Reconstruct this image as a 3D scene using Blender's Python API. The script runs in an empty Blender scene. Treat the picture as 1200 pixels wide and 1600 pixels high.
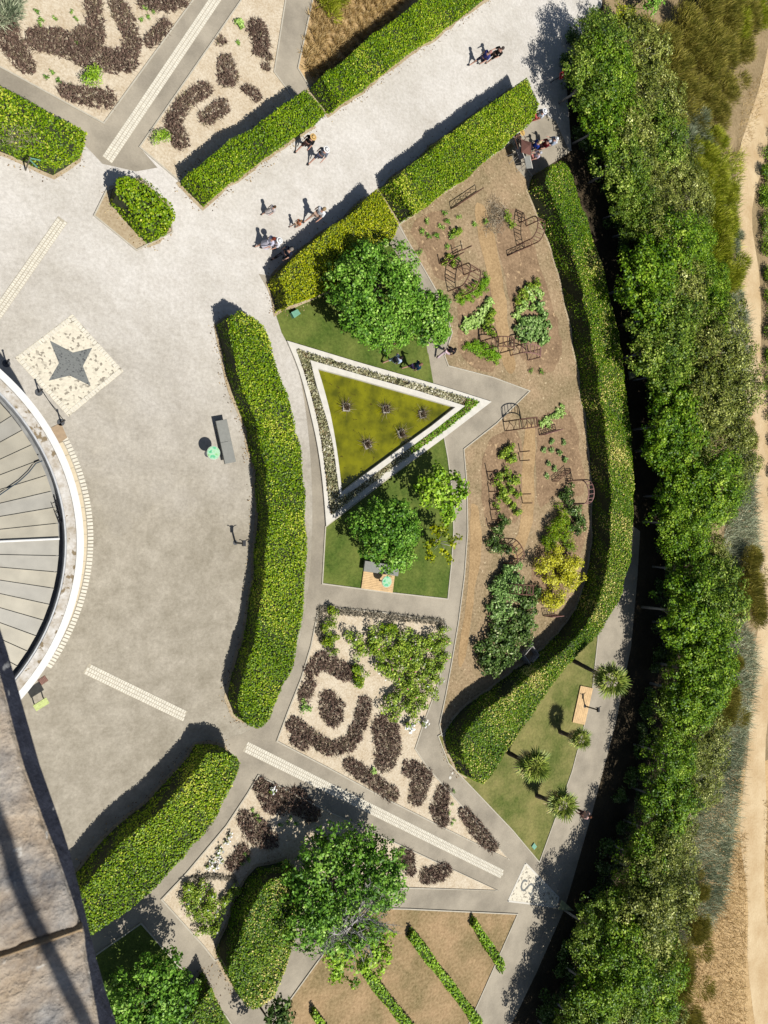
import bpy, math, random
import numpy as np
from mathutils import Vector, Matrix

rng = np.random.default_rng(11)
random.seed(5)
scene = bpy.context.scene
COL = scene.collection

# ------------------------------------------------------------------ camera
H = 38.0                       # the camera leans out over the gallery, 38 m above the garden
FPX = 1200.0                   # focal length in pixels of the 1200 x 1600 photograph
NAD = (-140.0, 797.0)          # where a plumb line from the camera would hit the picture plane
_n = np.array([(NAD[0] - 600) / FPX, (NAD[1] - 800) / FPX, 1.0]); _n /= np.linalg.norm(_n)
_ex = np.array([1.0, 0, 0]) - _n * _n[0]; _ex /= np.linalg.norm(_ex)
_ey = np.cross(_n, _ex)
_M = np.array([_ex, -_ey, -_n])
cam_d = bpy.data.cameras.new('camera')
cam = bpy.data.objects.new('camera', cam_d); COL.objects.link(cam)
cam_d.sensor_width = 36.0; cam_d.sensor_fit = 'AUTO'; cam_d.lens = 36.0 * FPX / 1600.0
cam_d.clip_start = 0.05; cam_d.clip_end = 2000
cam_d.dof.use_dof = True; cam_d.dof.focus_distance = 40.0; cam_d.dof.aperture_fstop = 9.0
mw = Matrix.Identity(4)
for j, v in enumerate(((1, 0, 0), (0, -1, 0), (0, 0, -1))):
    c = _M @ np.array(v, float)
    for i in range(3): mw[i][j] = c[i]
mw[2][3] = H
cam.matrix_world = mw
scene.camera = cam

# ------------------------------------------------------------------ light
SUN_EL = math.radians(59.0)
SH_AZ = math.radians(105.2)                               # direction in which shadows fall (from +X, counter-clockwise)
to_sun = Vector((-math.cos(SH_AZ) * math.cos(SUN_EL), -math.sin(SH_AZ) * math.cos(SUN_EL), math.sin(SUN_EL)))
sun_d = bpy.data.lights.new('sun', 'SUN'); sun_d.energy = 5.0; sun_d.angle = math.radians(0.53); sun_d.color = (1.0, 0.972, 0.92)
sun = bpy.data.objects.new('sun', sun_d); COL.objects.link(sun)
sun.rotation_euler = (-to_sun).to_track_quat('-Z', 'Y').to_euler()
world = bpy.data.worlds.new('World'); scene.world = world; world.use_nodes = True
wn = world.node_tree; bg = wn.nodes['Background']
sky = wn.nodes.new('ShaderNodeTexSky'); sky.sky_type = 'NISHITA'; sky.sun_disc = False
sky.sun_elevation = SUN_EL
sky.sun_rotation = math.atan2(to_sun.x, to_sun.y)
wn.links.new(sky.outputs[0], bg.inputs[0]); bg.inputs[1].default_value = 0.062
scene.view_settings.view_transform = 'Standard'; scene.view_settings.look = 'None'
scene.view_settings.exposure = 0.68; scene.view_settings.gamma = 1.0
scene.view_settings.use_curve_mapping = False

# ------------------------------------------------------------------ helpers
def gp(px, py, z=0.0):
    d = _M @ np.array([(px - 600) / FPX, (py - 800) / FPX, 1.0])
    k = (H - z) / -d[2]
    return np.array([d[0] * k, d[1] * k, z])
def gpl(pts, z=0.0): return [gp(x, y, z) for x, y in pts]
def height_between(b, t):
    return H * (1 - np.linalg.norm(gp(*b)[:2]) / np.linalg.norm(gp(*t)[:2]))
def px_m(px, py):                       # metres per pixel across the picture at a ground point
    return float(np.linalg.norm(gp(px, py + .5) - gp(px, py - .5)))

def lin(c): return tuple(((v / 255) / 12.92 if v / 255 <= .04045 else ((v / 255 + .055) / 1.055) ** 2.4) for v in c)
def obs(r, g, b, e=2.14):                # a colour seen in full sun -> surface albedo
    return tuple(min(.9, v / e) for v in lin((r, g, b))) + (1,)

def link(o, parent=None):
    COL.objects.link(o)
    if parent is not None: o.parent = parent
    return o
def tag(o, label=None, cat=None, group=None, kind=None):
    if label: o['label'] = label
    if cat: o['category'] = cat
    if group: o['group'] = group
    if kind: o['kind'] = kind
    return o
def empty(name, loc, rz=0, s=1.0):
    o = bpy.data.objects.new(name, None); o.location = loc; o.rotation_euler = (0, 0, rz)
    o.scale = (s, s, s) if not hasattr(s, '__len__') else s
    o.empty_display_size = .2
    return link(o)
def np_mesh(name, V, F, mat=None, var=None, smooth=False):
    me = bpy.data.meshes.new(name)
    V = np.asarray(V, np.float32)
    if isinstance(F, np.ndarray):
        k = F.shape[1]; nf = len(F)
        me.vertices.add(len(V)); me.vertices.foreach_set('co', V.ravel())
        me.loops.add(nf * k); me.loops.foreach_set('vertex_index', F.astype(np.int32).ravel())
        me.polygons.add(nf); me.polygons.foreach_set('loop_start', np.arange(nf, dtype=np.int32) * k)
        me.update(calc_edges=True)
    else:
        me.from_pydata([tuple(map(float, v)) for v in V], [], F); me.update()
    if mat is not None: me.materials.append(mat)
    if var is not None:
        a = me.attributes.new('var', 'FLOAT', 'POINT'); a.data.foreach_set('value', np.asarray(var, np.float32))
    if smooth: me.polygons.foreach_set('use_smooth', np.ones(len(me.polygons), dtype=bool))
    return me
def mobj(name, me, parent=None, loc=None, rz=None):
    o = bpy.data.objects.new(name, me)
    if loc is not None: o.location = loc
    if rz is not None: o.rotation_euler = (0, 0, rz)
    return link(o, parent)

class MB:                                # collects simple solids into one mesh
    def __init__(s): s.v = []; s.f = []
    def add(s, v, f):
        k = len(s.v); s.v += [tuple(map(float, p)) for p in v]; s.f += [tuple(i + k for i in q) for q in f]; return s
    def box(s, c, size, rz=0, rot=None):
        hx, hy, hz = [d / 2 for d in size]
        m = rot if rot is not None else Matrix.Rotation(rz, 3, 'Z')
        v = [Vector(c) + m @ Vector((x * hx, y * hy, z * hz)) for x in (-1, 1) for y in (-1, 1) for z in (-1, 1)]
        return s.add(v, [(0, 1, 3, 2), (4, 6, 7, 5), (0, 4, 5, 1), (2, 3, 7, 6), (0, 2, 6, 4), (1, 5, 7, 3)])
    def bbox(s, c, size, rz=0, b=.02):   # box with a bevelled upper edge
        hx, hy, hz = [d / 2 for d in size]; m = Matrix.Rotation(rz, 3, 'Z'); v = []
        for (kx, ky, z) in ((hx, hy, -hz), (hx, hy, hz - b), (hx - b, hy - b, hz)):
            for sx, sy in ((-1, -1), (1, -1), (1, 1), (-1, 1)): v.append(Vector(c) + m @ Vector((sx * kx, sy * ky, z)))
        f = [(3, 2, 1, 0), (8, 9, 10, 11)]
        for r in (0, 4):
            for i in range(4): f.append((r + i, r + (i + 1) % 4, r + 4 + (i + 1) % 4, r + 4 + i))
        return s.add(v, f)
    def tube(s, pts, r, n=6, closed=False):
        pts = [Vector(p) for p in pts]; m = len(pts); rr = r if hasattr(r, '__len__') else [r] * m
        k = len(s.v); up = Vector((.13, .21, 1)).normalized()
        for i, p in enumerate(pts):
            a = pts[i - 1] if (i > 0 or closed) else pts[i]; b = pts[(i + 1) % m] if (i < m - 1 or closed) else pts[i]
            t = (b - a).normalized() if (b - a).length > 1e-9 else Vector((0, 0, 1))
            x = t.cross(up)
            if x.length < .05: x = t.cross(Vector((1, 0, 0)))
            x.normalize(); y = t.cross(x)
            for j in range(n):
                q = 2 * math.pi * j / n; s.v.append(tuple(p + (x * math.cos(q) + y * math.sin(q)) * rr[i]))
        for i in range(m if closed else m - 1):
            i2 = (i + 1) % m
            for j in range(n): s.f.append((k + i * n + j, k + i * n + (j + 1) % n, k + i2 * n + (j + 1) % n, k + i2 * n + j))
        if not closed:
            s.f.append(tuple(k + j for j in range(n))[::-1]); s.f.append(tuple(k + (m - 1) * n + j for j in range(n)))
        return s
    def disc(s, c, r, h, n=24, r2=None):
        r2 = r if r2 is None else r2; k = len(s.v)
        for z, q in ((0, r), (h, r2)):
            for j in range(n): a = 2 * math.pi * j / n; s.v.append((c[0] + q * math.cos(a), c[1] + q * math.sin(a), c[2] + z))
        s.f.append(tuple(k + n + j for j in range(n))); s.f.append(tuple(k + j for j in range(n))[::-1])
        for j in range(n): s.f.append((k + j, k + (j + 1) % n, k + n + (j + 1) % n, k + n + j))
        return s
    def ball(s, c, r, n=10, m=6, sc=(1, 1, 1), z0=-1.0):
        k = len(s.v)
        for i in range(m + 1):
            th = math.pi * i / m; z = max(z0, math.cos(th)); q = math.sqrt(max(0, 1 - z * z)) if z > z0 else math.sqrt(max(0, 1 - z0 * z0)) * (1 if i < m else 0.01)
            for j in range(n): a = 2 * math.pi * j / n; s.v.append((c[0] + r * sc[0] * q * math.cos(a), c[1] + r * sc[1] * q * math.sin(a), c[2] + r * sc[2] * z))
        for i in range(m):
            for j in range(n): s.f.append((k + i * n + j, k + (i + 1) * n + j, k + (i + 1) * n + (j + 1) % n, k + i * n + (j + 1) % n))
        return s
    def prism(s, poly, z0, z1):
        n = len(poly); v = [(p[0], p[1], z0) for p in poly] + [(p[0], p[1], z1) for p in poly]
        f = [tuple(range(n))[::-1], tuple(range(n, 2 * n))] + [(i, (i + 1) % n, n + (i + 1) % n, n + i) for i in range(n)]
        return s.add(v, f)
    def mesh(s, name, mat, smooth=False): return np_mesh(name, s.v, s.f, mat, smooth=smooth)
    def build(s, name, mat, parent=None, smooth=False, loc=None): return mobj(name, s.mesh(name, mat, smooth), parent, loc)

def area(poly):
    p = np.asarray(poly)[:, :2]; x, y = p[:, 0], p[:, 1]
    return .5 * float(np.dot(x, np.roll(y, -1)) - np.dot(y, np.roll(x, -1)))
def ccw(poly):
    p = [np.asarray(q)[:2] for q in poly]
    return p if area(p) > 0 else p[::-1]
def inpoly(P, poly):
    x, y = P[:, 0], P[:, 1]; c = np.zeros(len(P), bool); n = len(poly)
    for i in range(n):
        a, b = poly[i], poly[(i + 1) % n]
        m = ((a[1] > y) != (b[1] > y)); xi = (b[0] - a[0]) * (y - a[1]) / ((b[1] - a[1]) if abs(b[1] - a[1]) > 1e-12 else 1e-12) + a[0]
        c ^= m & (x < xi)
    return c
def sample_poly(poly, n):
    p = np.asarray([q[:2] for q in poly]); lo, hi = p.min(0), p.max(0); out = []; got = 0
    while got < n:
        q = lo + rng.random((max(200, 2 * n), 2)) * (hi - lo); q = q[inpoly(q, p)]; out.append(q); got += len(q)
    return np.concatenate(out)[:n]
def bdist(P, poly):
    d = np.full(len(P), 1e9); n = len(poly)
    for i in range(n):
        a, b = np.asarray(poly[i][:2]), np.asarray(poly[(i + 1) % n][:2]); e = b - a
        t = np.clip(((P - a) @ e) / max(1e-9, e @ e), 0, 1); d = np.minimum(d, np.linalg.norm(P - a - t[:, None] * e, axis=1))
    return d
def offset(poly, d):                       # + outwards for ccw polygons
    p = [np.asarray(q[:2], float) for q in poly]; n = len(p); out = []
    for i in range(n):
        a, b, c = p[i - 1], p[i], p[(i + 1) % n]
        e1 = (b - a) / max(1e-9, np.linalg.norm(b - a)); e2 = (c - b) / max(1e-9, np.linalg.norm(c - b))
        n1 = np.array([e1[1], -e1[0]]); n2 = np.array([e2[1], -e2[0]]); m = n1 + n2; L = np.linalg.norm(m)
        m = m / L if L > 1e-6 else n1
        k = 1 / max(.45, float(m @ n1)); out.append(b + m * d * k)
    return out
def smooth_line(pts, n=4, closed=False):
    p = [np.asarray(q, float) for q in pts]; m = len(p); out = []
    rngi = range(m if closed else m - 1)
    for i in rngi:
        if closed: a, b, c, d = p[i - 1], p[i], p[(i + 1) % m], p[(i + 2) % m]
        else: a, b, c, d = p[max(0, i - 1)], p[i], p[i + 1], p[min(m - 1, i + 2)]
        for k in range(n):
            t = k / n
            out.append(.5 * ((2 * b) + (c - a) * t + (2 * a - 5 * b + 4 * c - d) * t * t + (3 * b - a - 3 * c + d) * t ** 3))
    if not closed: out.append(p[-1])
    return out
def vnoise(P, s, seed=0.0):
    x, y = P[:, 0] * s + seed * 3.1, P[:, 1] * s - seed * 1.7
    z = (P[:, 2] if P.shape[1] > 2 else 0) * s
    return (np.sin(x * 1.0 + 1.3 * np.sin(y * 1.1 + seed) + z) + np.sin(y * 1.7 - .9 * np.sin(x * 1.9 + z)) + .6 * np.sin(2.9 * x + 2.3 * y + seed + 1.7 * z)) / 2.6

# ------------------------------------------------------------------ materials
def _nodes(name):
    m = bpy.data.materials.new(name); m.use_nodes = True; nt = m.node_tree
    return m, nt, nt.nodes['Principled BSDF']
def plain(name, col, rough=.6, metal=0.0, var=.12, scale=6.0, bump=0.0, spec=.4):
    m, nt, b = _nodes(name); N = nt.nodes; L = nt.links
    g = N.new('ShaderNodeNewGeometry'); t = N.new('ShaderNodeTexNoise'); t.inputs['Scale'].default_value = scale; t.inputs['Detail'].default_value = 5
    L.new(g.outputs['Position'], t.inputs['Vector'])
    r = N.new('ShaderNodeValToRGB'); c = col[:3]
    r.color_ramp.elements[0].position = .3; r.color_ramp.elements[1].position = .7
    r.color_ramp.elements[0].color = tuple(v * (1 - var) for v in c) + (1,); r.color_ramp.elements[1].color = tuple(min(.95, v * (1 + var)) for v in c) + (1,)
    L.new(t.outputs[0], r.inputs[0]); L.new(r.outputs[0], b.inputs['Base Color'])
    b.inputs['Roughness'].default_value = rough; b.inputs['Metallic'].default_value = metal; b.inputs['Specular IOR Level'].default_value = spec
    if bump:
        bp = N.new('ShaderNodeBump'); bp.inputs['Strength'].default_value = bump; bp.inputs['Distance'].default_value = .02
        L.new(t.outputs[0], bp.inputs['Height']); L.new(bp.outputs[0], b.inputs['Normal'])
    return m
def ground_mat(name, fine, patch, fs=14.0, ps=.6, pw=.5, rough=.95, bump=.4, speck=None, stretch=None):
    """fine: two colours of the grain, patch: two tints for the large mottling"""
    m, nt, b = _nodes(name); N = nt.nodes; L = nt.links
    g = N.new('ShaderNodeNewGeometry'); vec = g.outputs['Position']
    if stretch:
        mp = N.new('ShaderNodeMapping'); mp.inputs['Scale'].default_value = stretch[0]; mp.inputs['Rotation'].default_value = (0, 0, stretch[1]); L.new(vec, mp.inputs[0]); vec = mp.outputs[0]
    t1 = N.new('ShaderNodeTexNoise'); t1.inputs['Scale'].default_value = fs; t1.inputs['Detail'].default_value = 6; t1.inputs['Roughness'].default_value = .7
    t2 = N.new('ShaderNodeTexNoise'); t2.inputs['Scale'].default_value = ps; t2.inputs['Detail'].default_value = 7; t2.inputs['Roughness'].default_value = .62
    L.new(vec, t1.inputs['Vector']); L.new(g.outputs['Position'], t2.inputs['Vector'])
    r1 = N.new('ShaderNodeValToRGB'); e = r1.color_ramp.elements; e[0].position = .32; e[1].position = .68; e[0].color = fine[0]; e[1].color = fine[1]
    r2 = N.new('ShaderNodeValToRGB'); e = r2.color_ramp.elements; e[0].position = .36; e[1].position = .64; e[0].color = patch[0]; e[1].color = patch[1]
    L.new(t1.outputs[0], r1.inputs[0]); L.new(t2.outputs[0], r2.inputs[0])
    mx = N.new('ShaderNodeMix'); mx.data_type = 'RGBA'; mx.inputs[0].default_value = pw
    L.new(r1.outputs[0], mx.inputs[6]); L.new(r2.outputs[0], mx.inputs[7]); out = mx.outputs[2]
    if speck:
        t3 = N.new('ShaderNodeTexNoise'); t3.inputs['Scale'].default_value = speck[1]; t3.inputs['Detail'].default_value = 3; L.new(g.outputs['Position'], t3.inputs['Vector'])
        r3 = N.new('ShaderNodeValToRGB'); e = r3.color_ramp.elements; e[0].position = speck[2]; e[1].position = speck[2] + .05; e[0].color = (0, 0, 0, 1); e[1].color = (1, 1, 1, 1)
        L.new(t3.outputs[0], r3.inputs[0]); m3 = N.new('ShaderNodeMix'); m3.data_type = 'RGBA'
        L.new(r3.outputs[0], m3.inputs[0]); L.new(out, m3.inputs[6]); m3.inputs[7].default_value = speck[0]; out = m3.outputs[2]
    L.new(out, b.inputs['Base Color']); b.inputs['Roughness'].default_value = rough; b.inputs['Specular IOR Level'].default_value = .15
    if bump:
        bp = N.new('ShaderNodeBump'); bp.inputs['Strength'].default_value = bump; bp.inputs['Distance'].default_value = .03
        L.new(t1.outputs[0], bp.inputs['Height']); L.new(bp.outputs[0], b.inputs['Normal'])
    return m
def leaf_mat(name, cols, rough=.5, trans=.18, spec=.2):
    m, nt, b = _nodes(name); N = nt.nodes; L = nt.links
    a = N.new('ShaderNodeAttribute'); a.attribute_name = 'var'
    r = N.new('ShaderNodeValToRGB'); els = r.color_ramp.elements; n = len(cols)
    while len(els) < n: els.new(.5)
    for i, c in enumerate(cols): els[i].position = i / (n - 1); els[i].color = tuple(c[:3]) + (1,)
    L.new(a.outputs['Fac'], r.inputs[0]); L.new(r.outputs[0], b.inputs['Base Color'])
    b.inputs['Roughness'].default_value = rough; b.inputs['Specular IOR Level'].default_value = spec
    t = N.new('ShaderNodeBsdfTranslucent'); L.new(r.outputs[0], t.inputs[0])
    mx = N.new('ShaderNodeMixShader'); mx.inputs[0].default_value = trans
    L.new(b.outputs[0], mx.inputs[1]); L.new(t.outputs[0], mx.inputs[2]); L.new(mx.outputs[0], nt.nodes['Material Output'].inputs[0])
    return m

M = {}
# the plaza: pale crushed stone, greyer and browner towards the lower court
def plaza_material():
    m, nt, b = _nodes('crushed_stone'); N = nt.nodes; L = nt.links
    g = N.new('ShaderNodeNewGeometry'); P = g.outputs['Position']
    def noise(s, d=6, rgh=.6):
        t = N.new('ShaderNodeTexNoise'); t.inputs['Scale'].default_value = s; t.inputs['Detail'].default_value = d; t.inputs['Roughness'].default_value = rgh
        L.new(P, t.inputs['Vector']); return t.outputs[0]
    def ramp(i, p0, c0, p1, c1):
        r = N.new('ShaderNodeValToRGB'); e = r.color_ramp.elements; e[0].position = p0; e[1].position = p1; e[0].color = c0; e[1].color = c1; L.new(i, r.inputs[0]); return r.outputs[0]
    def mix(f, a, c, mode='MIX'):
        x = N.new('ShaderNodeMix'); x.data_type = 'RGBA'; x.blend_type = mode
        if isinstance(f, float): x.inputs[0].default_value = f
        else: L.new(f, x.inputs[0])
        L.new(a, x.inputs[6]); L.new(c, x.inputs[7]); return x.outputs[2]
    n1 = noise(.28, 8, .62); n2 = noise(1.1, 7, .7); n3 = noise(6.0, 8, .8)
    pale = ramp(n2, .2, obs(218, 211, 200), .8, obs(244, 239, 231))
    tan = ramp(n2, .2, obs(158, 149, 131), .8, obs(210, 201, 183))
    sx = N.new('ShaderNodeSeparateXYZ'); L.new(P, sx.inputs[0])
    ma = N.new('ShaderNodeMath'); ma.operation = 'MULTIPLY_ADD'; ma.inputs[1].default_value = -.06; ma.inputs[2].default_value = .62; L.new(sx.outputs[1], ma.inputs[0])
    mb = N.new('ShaderNodeMath'); mb.operation = 'MULTIPLY_ADD'; mb.inputs[1].default_value = -.012; L.new(sx.outputs[0], mb.inputs[0]); L.new(ma.outputs[0], mb.inputs[2])
    mc = N.new('ShaderNodeMath'); mc.operation = 'MULTIPLY_ADD'; mc.inputs[1].default_value = .9; L.new(n1, mc.inputs[0]); L.new(mb.outputs[0], mc.inputs[2])
    f = ramp(mc.outputs[0], .2, (0, 0, 0, 1), 1.0, (1, 1, 1, 1))
    c = mix(f, pale, tan)
    sp = ramp(n3, .34, (.78, .77, .755, 1), .66, (1.12, 1.115, 1.11, 1)); c = mix(1.0, c, sp, 'MULTIPLY')
    w = ramp(noise(.22, 9, .68), .42, (1.04, 1.04, 1.04, 1), .72, (.84, .83, .80, 1)); c = mix(1.0, c, w, 'MULTIPLY')
    L.new(c, b.inputs['Base Color']); b.inputs['Roughness'].default_value = .95; b.inputs['Specular IOR Level'].default_value = .1
    bp = N.new('ShaderNodeBump'); bp.inputs['Strength'].default_value = .25; bp.inputs['Distance'].default_value = .02; L.new(n3, bp.inputs['Height']); L.new(bp.outputs[0], b.inputs['Normal'])
    return m
M['plaza'] = plaza_material()
M['path'] = ground_mat('worn_concrete', (obs(158, 148, 131), obs(186, 175, 155)), (obs(150, 141, 125), obs(208, 196, 174)), 10, .4, .55, bump=.15)
M['gravel'] = ground_mat('pale_gravel', (obs(186, 162, 128), obs(252, 238, 212)), (obs(206, 184, 150), obs(244, 230, 204)), 9, 1.1, .4, bump=.7, speck=(obs(150, 128, 98), 11, .685))
M['lawn'] = ground_mat('lawn', (obs(58, 80, 22), obs(124, 144, 62)), (obs(66, 92, 28), obs(140, 144, 72)), 6, .55, .5, bump=.9)
M['lawn2'] = ground_mat('yellowing_lawn', (obs(72, 86, 32), obs(150, 154, 84)), (obs(80, 98, 36), obs(178, 162, 106)), 6, .5, .5, bump=.9)
M['dry'] = ground_mat('dry_lawn', (obs(112, 90, 60), obs(212, 184, 142)), (obs(118, 110, 64), obs(200, 166, 124)), 6, .45, .5, bump=.9)
M['veg'] = ground_mat('dry_trodden_grass', (obs(116, 95, 68), obs(214, 188, 150)), (obs(128, 118, 80), obs(198, 168, 132)), 6, .45, .42, bump=.9, speck=(obs(226, 206, 168), 5.0, .66))
M['soil'] = ground_mat('dug_soil', (obs(108, 85, 62), obs(194, 163, 128)), (obs(130, 106, 80), obs(184, 154, 120)), 6, .9, .45, bump=.9, speck=(obs(206, 176, 136), 3.0, .62))
M['trail'] = ground_mat('trodden_trail', (obs(140, 112, 76), obs(220, 188, 140)), (obs(158, 128, 90), obs(210, 176, 130)), 7, .6, .45, bump=.6)
M['earth'] = ground_mat('leafy_earth', (obs(50, 44, 32), obs(92, 78, 58)), (obs(48, 44, 32), obs(98, 84, 62)), 5, .3, .5, bump=.8)
M['sand'] = ground_mat('sandy_track', (obs(206, 176, 132), obs(240, 216, 172)), (obs(196, 162, 116), obs(244, 220, 178)), 6, .35, .5, bump=.4)
M['straw'] = ground_mat('straw_field', (obs(164, 128, 80), obs(246, 214, 160)), (obs(170, 138, 92), obs(236, 200, 146)), 5, .3, .45, bump=.8)
M['verge'] = ground_mat('grey_brown_verge', (obs(128, 106, 74), obs(196, 172, 132)), (obs(130, 114, 78), obs(188, 164, 124)), 5, .4, .45, bump=.8)
M['edging'] = plain('edging_stone', obs(205, 196, 176), .9, var=.1)
M['kerb'] = plain('white_pond_kerb', obs(232, 226, 212), .85, var=.08, scale=3, bump=.1)
M['sett'] = plain('cream_sett', obs(240, 232, 212), .85, var=.12, scale=5)
M['slab'] = plain('cream_slab', obs(232, 214, 180), .85, var=.06)
M['joint'] = plain('sett_joint', obs(198, 187, 164), .95)
M['greystone'] = plain('grey_bench_stone', obs(150, 150, 142), .8, var=.08, scale=9, bump=.1)
M['white'] = plain('white_render', obs(246, 244, 238, 2.1), .8, var=.04)
M['black'] = plain('black_metal', (.012, .012, .014), .45, .3)
M['darkgrey'] = plain('dark_grey_metal', (.045, .047, .05), .5, .2)
M['rust'] = plain('rusty_iron', (.10, .048, .03), .8, .2, var=.35, scale=12)
M['rust2'] = plain('reddish_primed_iron', (.17, .085, .07), .7, .1, var=.2, scale=12)
M['wood'] = plain('larch_plank', obs(232, 194, 140), .75, var=.16, scale=4)
M['pot'] = plain('grey_white_planter', obs(196, 188, 172), .85)
M['bark'] = plain('bark', (.10, .082, .062), .9, var=.3, scale=8, bump=.5)
M['palebark'] = plain('pale_bare_branch', (.23, .215, .195), .85, var=.2, scale=9)
M['palmbark'] = plain('palm_trunk', (.08, .056, .04), .95, var=.3, scale=10, bump=.6)
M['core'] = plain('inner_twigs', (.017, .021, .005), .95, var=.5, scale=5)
M['green_hatch'] = plain('green_cover', obs(120, 178, 150), .6)
M['redboard'] = plain('red_board', (.28, .02, .018), .6)
M['skin'] = plain('skin', (.32, .175, .125), .6, var=.05)
# foliage
def L3(*c, e=.9): return [obs(*q, e * 1.6) for q in c]
M['hedge'] = leaf_mat('hedge_leaf', L3((36, 58, 0), (76, 108, 0), (106, 136, 2), (138, 160, 12), (190, 192, 70), e=0.78))
M['hedge_y'] = leaf_mat('golden_hedge_leaf', L3((58, 76, 0), (106, 124, 0), (142, 150, 2), (172, 174, 14), (206, 198, 76), e=0.78))
M['hedge_ivy'] = leaf_mat('rough_hedge_leaf', L3((30, 56, 2), (64, 100, 4), (94, 126, 8), (130, 152, 26), (226, 206, 124), e=0.78))
M['fig'] = leaf_mat('fig_leaf', L3((30, 60, 10), (62, 100, 20), (90, 130, 34), (120, 154, 56), (168, 192, 104), e=0.6))
M['lime'] = leaf_mat('light_green_leaf', L3((60, 92, 8), (104, 144, 18), (138, 174, 34), (170, 198, 66), (200, 216, 112), e=0.8))
M['oak'] = leaf_mat('belt_leaf', L3((28, 48, 6), (60, 86, 14), (90, 114, 26), (126, 144, 48), (182, 192, 100), e=0.66))
M['oak2'] = leaf_mat('belt_leaf_olive', L3((38, 50, 12), (76, 88, 26), (110, 118, 44), (148, 152, 74), (202, 204, 136), e=0.64))
M['oak3'] = leaf_mat('belt_leaf_bright', L3((28, 54, 2), (64, 98, 6), (94, 126, 14), (128, 154, 34), (176, 194, 78), e=0.7))
M['tama'] = leaf_mat('feathery_olive_leaf', L3((56, 60, 18), (100, 100, 34), (134, 126, 52), (160, 148, 72), (190, 174, 100), e=0.62))
M['reed'] = leaf_mat('grey_green_blade', L3((70, 84, 60), (112, 124, 96), (146, 152, 122), (172, 176, 146), (196, 198, 170), e=0.62), trans=.15)
M['reed_y'] = leaf_mat('yellow_green_blade', L3((58, 74, 6), (104, 120, 18), (140, 148, 34), (170, 170, 56), (196, 192, 98), e=0.66), trans=.15)
M['lav'] = leaf_mat('dark_heather', L3((54, 42, 36), (88, 70, 60), (110, 92, 80), (126, 112, 90), (136, 132, 96), e=0.62), trans=.1, rough=.8, spec=.1)
M['grey'] = leaf_mat('grey_santolina', L3((80, 76, 62), (122, 114, 98), (150, 142, 124), (170, 164, 146), e=0.75), trans=.1, rough=.8, spec=.1)
M['strawgrass'] = leaf_mat('straw_blade', L3((130, 102, 56), (182, 150, 92), (212, 182, 124), (232, 208, 156)), trans=.2, rough=.7, spec=.15)
M['rose'] = leaf_mat('rose_leaf', L3((40, 56, 10), (76, 102, 20), (108, 132, 32), (148, 164, 54), (186, 194, 92), e=0.6))
M['yellow'] = leaf_mat('yellow_shrub_leaf', L3((92, 96, 6), (150, 150, 14), (186, 182, 34), (210, 206, 72), (228, 224, 124), e=0.78))
M['cabbage'] = leaf_mat('blue_green_leaf', L3((44, 68, 24), (80, 112, 46), (112, 144, 70), (150, 176, 104), (194, 208, 150), e=0.75))
M['darkleaf'] = leaf_mat('dark_green_leaf', L3((26, 40, 10), (48, 70, 22), (72, 98, 36), (104, 128, 60), (176, 184, 130), e=0.7))
M['pale'] = leaf_mat('pale_lettuce_leaf', L3((96, 136, 40), (150, 186, 84), (188, 214, 124), (212, 228, 160)))
M['border'] = leaf_mat('pond_border_leaf', L3((86, 88, 54), (132, 132, 92), (166, 162, 124), (198, 192, 160), (228, 222, 202), e=0.78), rough=.7)
M['pondgreen'] = leaf_mat('pond_green_border', L3((44, 72, 10), (88, 128, 16), (116, 154, 26), (142, 172, 50), e=0.66))
M['palm'] = leaf_mat('palm_leaf', L3((52, 68, 16), (100, 118, 40), (142, 152, 66), (196, 192, 116), e=0.66))
M['dryfrond'] = leaf_mat('dry_palm_leaf', L3((130, 108, 66), (190, 166, 112), (222, 204, 160), e=0.7))
M['deadtwig'] = leaf_mat('dead_twig', L3((90, 80, 64), (140, 128, 106), (180, 168, 146)), trans=0.0, rough=.9)
M['litter'] = leaf_mat('fallen_leaf', L3((84, 62, 40), (140, 108, 70), (190, 160, 112), (222, 200, 156), e=1.1), trans=.05, rough=.8, spec=.1)
M['bloom'] = leaf_mat('blossom', L3((220, 130, 140), (236, 190, 196), (248, 244, 240), (250, 250, 246)), rough=.7)

# ------------------------------------------------------------------ foliage meshes
def leaf_geo(P, N, size, asp=.55, jit=.6, fold=.25, droop=0.0):
    n = len(P); N = N + jit * rng.standard_normal((n, 3)); N /= np.linalg.norm(N, axis=1)[:, None] + 1e-9
    t = rng.standard_normal((n, 3)); t -= N * (t * N).sum(1)[:, None]; t /= np.linalg.norm(t, axis=1)[:, None] + 1e-9
    b = np.cross(N, t); Ls = (size * (.65 + .7 * rng.random(n)))[:, None]
    v = np.stack([P - t * Ls * .5, P + b * Ls * asp * .5 + N * Ls * fold * .4, P + t * Ls * .5 - N * Ls * droop, P - b * Ls * asp * .5 + N * Ls * fold * .4], 1)
    return v.reshape(-1, 3)
def quads(n): return np.arange(n * 4).reshape(n, 4)
def leaf_mesh(name, P, N, size, mat, var, **k):
    return np_mesh(name, leaf_geo(P, N, size, **k), quads(len(P)), mat, np.repeat(np.clip(var, 0, 1), 4))
def blade_geo(P, D, ln, w):
    n = len(P); D = D / (np.linalg.norm(D, axis=1)[:, None] + 1e-9)
    s = np.cross(D, rng.standard_normal((n, 3))); s /= np.linalg.norm(s, axis=1)[:, None] + 1e-9
    ln = np.broadcast_to(ln, n)[:, None]; w = np.broadcast_to(w, n)[:, None]
    return np.stack([P - s * w * .5, P + s * w * .5, P + D * ln + s * w * .12, P + D * ln - s * w * .12], 1).reshape(-1, 3)
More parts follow.
